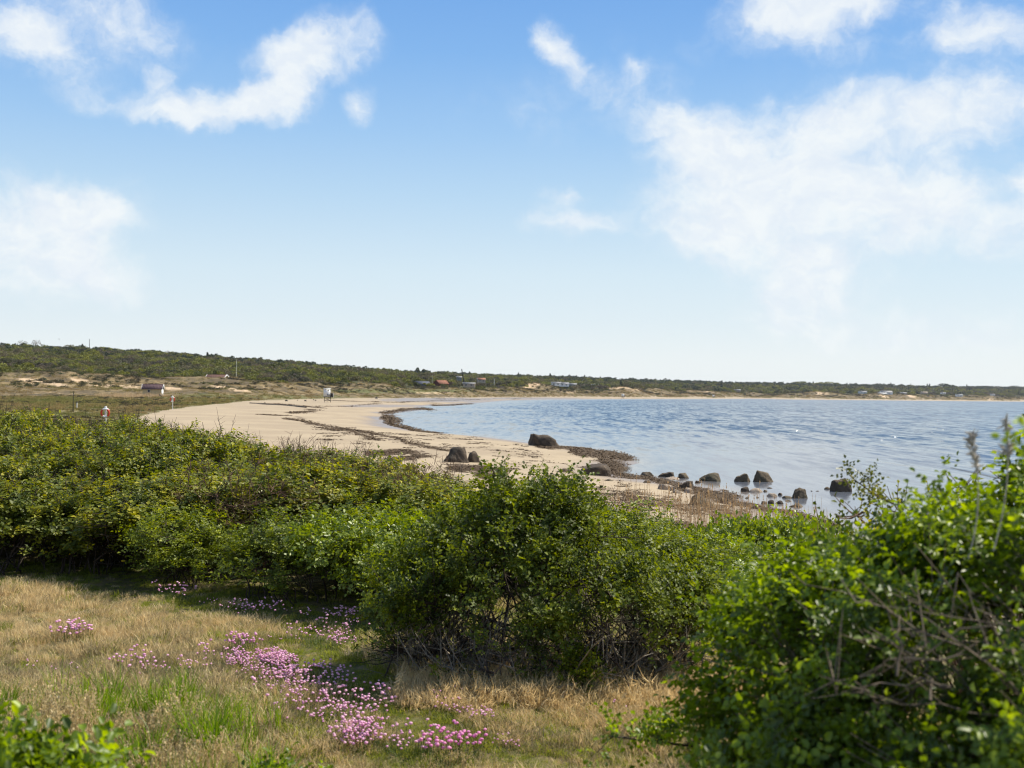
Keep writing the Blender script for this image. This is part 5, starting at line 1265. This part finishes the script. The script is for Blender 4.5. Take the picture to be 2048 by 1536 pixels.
def gable(root, w, d, h, roofh, wall, roof, trim, over=.25, chim=None, wins=(), tiles=0, door=None):
    """ridge along x; front faces -y"""
    mb = MB(); v = [(-w/2, -d/2, -.4), (w/2, -d/2, -.4), (w/2, d/2, -.4), (-w/2, d/2, -.4), (-w/2, -d/2, h), (w/2, -d/2, h), (w/2, d/2, h), (-w/2, d/2, h), (-w/2, 0, h + roofh), (w/2, 0, h + roofh)]
    mb.poly(v, [[0, 1, 5, 4], [2, 3, 7, 6]]); mb.add(v, [[1, 2, 6, 5], [3, 0, 4, 7]]); mb.add(v, [[5, 6, 9], [7, 4, 8]])
    part('wall', mb.mesh('wall', wall), root)
    mb = MB(); L = math.hypot(d / 2 + over, roofh * (d / 2 + over) / (d / 2)); a = math.atan2(roofh, d / 2); t = .1
    for s in (-1, 1):
        mb.box((0, s * (d / 4 + over / 2), h + roofh / 2 - over * roofh / d + .06), (w + 2 * over, L, t), 0, -s * a)
        if tiles:
            for k in range(tiles):
                mb.box((-(w / 2 + over) + (k + .5) * (w + 2 * over) / tiles, s * (d / 4 + over / 2), h + roofh / 2 - over * roofh / d + .12), ((w + 2 * over) / tiles * .45, L, .08), 0, -s * a)
    mb.box((0, 0, h + roofh + .1), (w + 2 * over, .22, .14))
    rf = part('roof', mb.mesh('roof', roof), root)
    if chim:
        part('chimney', MB().box((chim[0], chim[1], h + roofh + .3), (.5, .5, 1.1)).mesh('chimney', chim[2] if len(chim) > 2 else M_tile2), root)
    for s in (-1, 1):
        mb = MB()
        for q in (-1, 1): mb.box((s * (w / 2 + over + .03), q * (d / 4 + over / 2), h + roofh / 2 - over * roofh / d + .04), (.07, L, .30), 0, -q * a)
        part('bargeboard', mb.mesh('bargeboard', trim), root)
    for (wx, wz, ww, wh) in wins:
        part('window_frame', MB().box((wx, -d / 2 - .03, wz), (ww + .16, .05, wh + .16)).mesh('window_frame', trim), root)
        part('window', MB().box((wx, -d / 2 - .065, wz), (ww, .03, wh)).mesh('window', M_glass), root)
    if door: part('door', MB().box((door[0], -d / 2 - .04, .95), (.85, .06, 1.95)).mesh('door', door[1]), root)
def site(name, label, cat, px, r, py=None, rotz=0.0, scale=1.0, sink=0):
    x, y = map(float, at(px, r)); z = zat(x, y) if py is None else H + (float(yh(px)) - py) / F * r
    return thing(name, label, cat, (x, y, z - sink), rotz, scale), z
rt, z = site('beach_shed', 'small yellow shed with brown tiled roof left of the beach', 'shed', 306, 342, 789.5, .14, .93)
gable(rt, 5.6, 3.6, 2.0, 1.25, M_wallyel, M_tile, M_white, .35, wins=[(-.9, 1.25, .55, .75)], tiles=15)
part('gable_panel', MB().box((2.84, 0, .75), (.05, 3.5, 2.3)).mesh('gable_panel', M_white), rt)
rt, z = site('low_house', 'brown roofed house with white bargeboards half hidden by the dune below the tall flagpole', 'house', 434, 505, 771, -.35)
gable(rt, 9.0, 6.5, 2.2, 2.4, M_beigewall, M_tile2, M_white, .4, wins=[(-1, 1.3, 1.0, .9)], tiles=18)
part('dormer', MB().box((.9, -2.2, 2.9), (1.4, .9, .5)).mesh('dormer', M_white), rt)
rt, z = site('red_cottage', 'dark red cottage with orange tiled roof behind the far dunes', 'cottage', 882, 815, 774.5, .75)
gable(rt, 8.5, 6.5, 2.6, 2.4, M_red, M_orange, M_red, .4, chim=(-1.5, .6, M_dark), wins=[(1.5, 1.4, 1.0, 1.0)], tiles=16)
rt2, z = site('blue_house', 'dark blue-grey house with low gable left of the red cottage', 'house', 843, 800, 774.5, .55)
gable(rt2, 10.5, 8, 2.2, 2.0, M_bluegrey, M_bluegrey, M_dark, .4, wins=[(2, 1.2, 1.4, .8)])
far = [(826, 1130, 757, 6, .3, M_grey, M_dark, 'tiny grey-roofed cabin high in the scrub above the blue house', .2, 'cabin'), (918, 950, 759.5, 4, .3, M_grey, M_grey, 'white cabin with grey roof in the scrub above the white-fronted pavilion', .1, 'cabin'),
       (938, 870, 772.5, 9, .1, M_grey, M_beigewall, 'long flat white-fronted pavilion right of the red cottage', 0, 'pavilion'), (962, 1000, 763.5, 7, .3, M_orange, M_beigewall, 'small house with orange roof right of the leaning mast', .3, 'house'),
       (1112, 1215, 769.5, 10, .2, M_grey, M_white, 'long white building right of the big sand dune', 0, 'building'), (1128, 1260, 771.0, 10, .3, M_grey, M_white, 'white house slightly lower beside the long white building', .15, 'house'),
       (1145, 1330, 772, 9, .3, M_grey, M_grey, 'grey house at the right end of the white buildings', .2, 'house'), (1190, 1440, 773, 9, .3, M_grey, M_beigewall, 'faint grey roofed house in the trees above the middle of the beach', .1, 'house'),
       (1725, 2330, 786, 15, .2, M_grey, M_white, 'small white house left of the largest far white villa', .1, 'house'), (1772, 2340, 787.5, 22, .35, M_grey, M_white, 'largest white villa with grey roof on the far shore', 0, 'villa'),
       (1764, 2300, 789, 16, .1, M_white, M_white, 'low white wing in front of the largest far villa', 0, 'building'), (1848, 2500, 786.5, 13, .2, M_beigewall, M_beigewall, 'small beige house right of the far villa', .1, 'house'),
       (1806, 2450, 788.5, 14, .2, M_grey, M_bluegrey, 'dark grey house between the far villa and the beige house', .2, 'house'), (1886, 2600, 787, 10, .2, M_grey, M_white, 'tiny white hut high in the woods near the right edge', 0, 'hut'),
       (1918, 2620, 791.5, 14, .15, M_grey, M_white, 'low white house near the right edge just above the dunes', 0, 'house'), (1985, 2750, 790, 9, .15, M_grey, M_white, 'faint white hut farthest right on the far shore', 0, 'hut'),
       (1475, 2010, 782, 10, .2, M_grey, M_beigewall, 'pale flat hut above the far beach left of the far dune', 0, 'hut')]
for px_, r_, py_, w_, rh, rm_, wm_, lab, rz, cat in far:
    rt, z = site('far_' + cat, lab, cat, px_, r_, py_ + 1.5, rz)
    h_ = 2.6 if w_ < 14 else 3.4
    gable(rt, w_, w_ * .55, h_, w_ * rh * .4 + .4, wm_, rm_, M_white, .3, wins=[(-w_ * .25, 1.5, w_ * .16, 1.0), (w_ * .2, 1.5, w_ * .16, 1.0)])

# ------------------------------------------------------------------ lifeguard towers
def tower(name, label, px, r, py, rz=0.0, simple=False):
    rt, z = site(name, label, 'lifeguard tower', px, r, py, rz)
    leg = MB()
    for i, (lx, ly) in enumerate(((-.85, -.8), (.95, -.8), (-.85, .8), (.95, .8))):
        part('leg', MB().bar((lx, ly, -.25), (lx * .97, ly * .97, 1.3), .09, 6).mesh('leg', M_dark), rt)
    part('brace', MB().bar((-.75, -.86, 1.15), (.9, -.86, .12), .055, 4).bar((-.8, .86, .15), (.9, .86, 1.15), .045, 4).bar((-.85, -.86, .22), (.9, -.86, .22), .045, 4).mesh('brace', M_dark), rt)
    part('deck', MB().box((.25, 0, 1.34), (3.0, 2.2, .16)).mesh('deck', M_dark), rt)
    part('cabin_wall', MB().box((-.15, 0, 2.62), (2.05, 1.9, 2.36)).mesh('cabin_wall', M_white), rt)
    part('roof', MB().box((-.1, 0, 3.87), (2.3, 2.15, .12), 0, .03).mesh('roof', M_white), rt)
    if not simple:
        part('hatch', MB().box((.22, -.98, 3.38), (.32, .06, .55)).mesh('hatch', M_dark), rt)
        part('hatch', MB().box((-.5, -.98, 3.62), (.34, .06, .16)).mesh('hatch', M_dark), rt)
        part('window_frame', MB().box((.28, -.975, 2.0), (.82, .05, .72)).mesh('window_frame', M_white), rt)
        w_ = part('window', MB().box((.3, -1.01, 2.0), (.62, .04, .52)).mesh('window', M_glass), rt)
        part('notice', MB().box((.32, -1.05, 1.98), (.26, .03, .26)).mesh('notice', M_white), rt)
    part('side_panel', MB().box((1.32, -.2, 1.98), (.86, 1.7, 1.1)).mesh('side_panel', M_dark), rt)
    part('rail_post', MB().bar((1.8, -1.05, 1.2), (1.8, -1.05, 2.55), .05, 6).mesh('rail_post', M_white), rt)
    part('ladder', MB().bar((-.1, -1.1, -.1), (.9, -1.1, 1.3), .04, 4).bar((-.1, -1.45, -.1), (.9, -1.45, 1.3), .04, 4).box((.15, -1.27, .25), (.1, .4, .04)).box((.4, -1.27, .6), (.1, .4, .04)).box((.65, -1.27, .95), (.1, .4, .04)).mesh('ladder', M_dark), rt)
    return rt
tower('lifeguard_tower', 'nearest white lifeguard tower on dark legs standing on the sand', 655, 312, 802.5, .15).scale = (.89,) * 3
tower('lifeguard_tower', 'small distant lifeguard tower at the water edge, middle of the bay', 1246, 1085, 795.9, .2)
tower('lifeguard_tower', 'faint farthest lifeguard tower along the beach, right of the middle one', 1427, 1560, 795.4, .2)

# ------------------------------------------------------------------ lifebuoys, poles, beach things
def torus(R, r, n=28, m=10, a0=0, a1=6.2832):
    closed = a1 - a0 > 6.28; k = n if closed else n + 1; a = a0 + (a1 - a0) * np.arange(k) / n; b = np.arange(m) / m * 6.2832
    V = np.stack([(R + r * np.cos(b))[None] * np.cos(a)[:, None], np.broadcast_to(r * np.sin(b), (k, m)), (R + r * np.cos(b))[None] * np.sin(a)[:, None]], -1).reshape(-1, 3)
    i = np.arange(k * m).reshape(k, m); ii = np.roll(i, -1, 0) if closed else i[1:]; i0 = i if closed else i[:-1]
    return V, np.stack([i0, np.roll(i0, -1, 1), np.roll(ii, -1, 1), ii], -1).reshape(-1, 4)
def lifebuoy(name, label, px, r, py_base, h, zc):
    rt, z = site(name, label, 'lifebuoy', px, r, py_base)
    part('pole', MB().bar((0, .06, -.3), (0, .06, h), .045, 8).mesh('pole', M_white), rt)
    part('back_board', MB().box((0, .0, zc + .05), (.16, .04, .95)).mesh('back_board', M_white), rt)
    part('top_board', MB().bar((-.3, -.02, zc + .24), (0, -.02, zc + .46), .03, 4).bar((.3, -.02, zc + .24), (0, -.02, zc + .46), .03, 4).mesh('top_board', M_white), rt)
    for a0, a1, m_, nm in ((-.95, .95, M_orangered, 'red_segment'), (.95, 2.19, M_white, 'white_segment'), (2.19, 4.09, M_orangered, 'red_segment'), (4.09, 5.33, M_white, 'white_segment')):
        V, Fq = torus(.31, .075, 10, 8, a0, a1); me = MB().add(V + (0, -.1, zc), Fq).mesh(nm, m_, True); part(nm, me, rt)
lifebuoy('lifebuoy_stand', 'near red and white lifebuoy on a white post just above the hedge', 212, 97, 845, 1.45, .95)
lifebuoy('lifebuoy_stand', 'farther red and white lifebuoy on a tall post at the edge of the sand', 345.5, 172, 815, 1.75, 1.3)
def pole(name, label, px, r, top, bot, w, mat, lean=0, cat='pole'):
    x, y = map(float, at(px, r)); z0 = H + (float(yh(px)) - bot) / F * r; z1 = H + (float(yh(px)) - top) / F * r
    o = obj(name, MB().bar((0, 0, -.5), (lean, 0, z1 - z0), w, 6, w * .6).mesh(name, mat), None, (x, y, z0)); return tag(o, label, cat)
pole('flagpole', 'tall pale flagpole beside the brown roofed dune house', 472, 520, 721, 768, .16, M_steel)
pole('flagpole', 'thin flagpole standing left of the red cottage', 864, 800, 748, 778, .13, M_steel)
pole('radio_mast', 'dark thin mast rising above the left ridge', 177.5, 1230, 684, 708, .35, M_dark, cat='mast')
pole('dead_tree', 'leaning dark bare trunk rising above the far ridge', 928, 930, 738, 764, .65, M_dark, lean=-2.2, cat='dead tree')
pole('radio_mast', 'short white mast near the right side of the far houses', 988, 1000, 757, 773, .25, M_white, cat='mast')
pole('thin_post', 'thin dark pole in the grass left of the white topped stake', 147, 150, 782, 817, .05, M_dark, cat='pole')
pole('fence_post', 'upright dark post beside the yellow shed', 319, 330, 787, 799, .12, M_dark, cat='post')
x, y = map(float, at(319, 330)); x2, y2 = map(float, at(335, 325)); z0 = H + (float(yh(319)) - 788.5) / F * 330; z2 = H + (float(yh(335)) - 800) / F * 325
tag(obj('leaning_pole', MB().bar((0, 0, 0), (x2 - x, y2 - y, z2 - z0), .11, 6).mesh('leaning_pole', M_dark), None, (x, y, z0)), 'long dark pole leaning down from the post by the yellow shed', 'pole')
rt, z = site('marker_stake', 'white stake with a dark top standing in the lowland grass', 'marker', 154.5, 150, 811); part('stake', MB().bar((0, 0, -.1), (0, 0, .52), .05, 6).mesh('stake', M_white), rt); part('cap', MB().box((0, 0, .6), (.13, .13, .16)).mesh('cap', M_dark), rt)
pole('beach_post', 'slim pale post at the edge of the dune grass left of the lifeguard tower', 514, 330, 788, 801, .07, M_post, cat='post')
# a gull in the air over the left ridge
rt, z = site('gull', 'small dark bird flying above the left ridge', 'bird', 116.5, 380, 685)
part('body', MB().bar((0, 0, -.22), (0, 0, .2), .07, 6, .04).mesh('body', M_dark), rt); part('wings', MB().add([(-.28, 0, .3), (0, .05, .02), (0, -.05, -.02), (.22, 0, -.35)], [[0, 1, 2], [3, 2, 1]]).mesh('wings', M_dark), rt)
# overturned small boats / boxes at the inland edge of the sand
def boat(label, px, r, py, w, rz, flip=False):
    rt, z = site('upturned_boat', label, 'boat', px, r, py, rz); V = []; n = 9
    for i in range(n):
        t = i / (n - 1); hw = .42 * math.sin(math.pi * (.12 + .83 * t)) ** .6 * w / 2.2; hh = (.5 - .2 * abs(t - .4)) * w / 2.4
        for a in np.linspace(0, math.pi, 7): V.append(((t - .5) * w, math.cos(a) * hw, math.sin(a) * hh))
    V = np.array(V); i = np.arange(n * 7).reshape(n, 7); Fq = np.stack([i[:-1, :-1], i[1:, :-1], i[1:, 1:], i[:-1, 1:]], -1).reshape(-1, 4)
    part('hull', MB().add(V, Fq).mesh('hull', M_white, True), rt)
    part('bow', MB().box((-w * .44, 0, w * .1), (w * .2, w * .3, w * .2)).mesh('bow', M_dark), rt); part('gunwale', MB().box((0, 0, .03), (w * .95, w * .36, .07)).mesh('gunwale', M_dark), rt)
boat('white upturned boat with dark bow at the left inland end of the sand', 366, 190, 816.5, .85, .2)
boat('smaller white upturned boat, second along the grass edge', 423, 250, 810, .7, 1.2)
boat('pale upturned boat nearest the dark line in the sand', 467, 280, 806.5, .9, -.3)
DR = [(300, 820.5, 7, 'dark lump of driftwood at the left tip of the sand'), (573, 802, 6, 'dark driftwood lump left of the lifeguard tower, leftmost of the group'), (595, 800.5, 3, 'tiny dark lump second from the left before the lifeguard tower'),
      (611, 801.5, 5, 'dark lump in the middle of the group left of the lifeguard tower'), (627, 799.5, 3, 'tiny lump close to the lifeguard tower, smaller one'), (631, 800.5, 4, 'dark lump nearest the lifeguard tower'), (530, 805.5, 3, 'tiny dark lump near the long dark line in the sand'), (753, 797, 7, 'dark driftwood arch at the edge of the dune grass above the bay corner')]
for k, (px_, py_, w_, lab) in enumerate(DR):
    x_, y_ = ground(px_, py_, 1.25); r_ = math.hypot(x_, y_); W = w_ / F * r_; boulder('driftwood_lump', W, W * .6, W * .5, 300 + k, M_dark, lab, (float(x_), float(y_), zat(x_, y_)), 0, 'peak', 2)['category'] = 'driftwood'
# the long dark board edge lying across the sand
pts = np.array([(500, 806.2), (540, 808), (580, 809.8), (612, 812)]); gx, gy = ground(pts[:, 0], pts[:, 1], 1.2)
gz = height(gx, gy) + .05; v, f = tubes([np.stack([gx, gy, gz], 1)], [np.full(4, .16)], 6)
tag(obj('drain_pipe', mesh('drain_pipe', v, f, M_dark)), 'long thin dark pipe lying across the upper sand', 'pipe')

# ------------------------------------------------------------------ air
hz = MB().box((0, 0, 28), (25000, 25000, 64)).mesh('haze', None)
m = bpy.data.materials.new('sea air'); m.use_nodes = True; nt = m.node_tree; nt.nodes.clear()
vp = nd(nt, 'ShaderNodeVolumePrincipled', i={'Color': (.86, .92, 1.0, 1), 'Density': HAZE, 'Anisotropy': .2})
nt.links.new(vp.outputs[0], nd(nt, 'ShaderNodeOutputMaterial').inputs['Volume']); hz.materials.append(m)
tag(obj('haze', hz), kind='stuff')
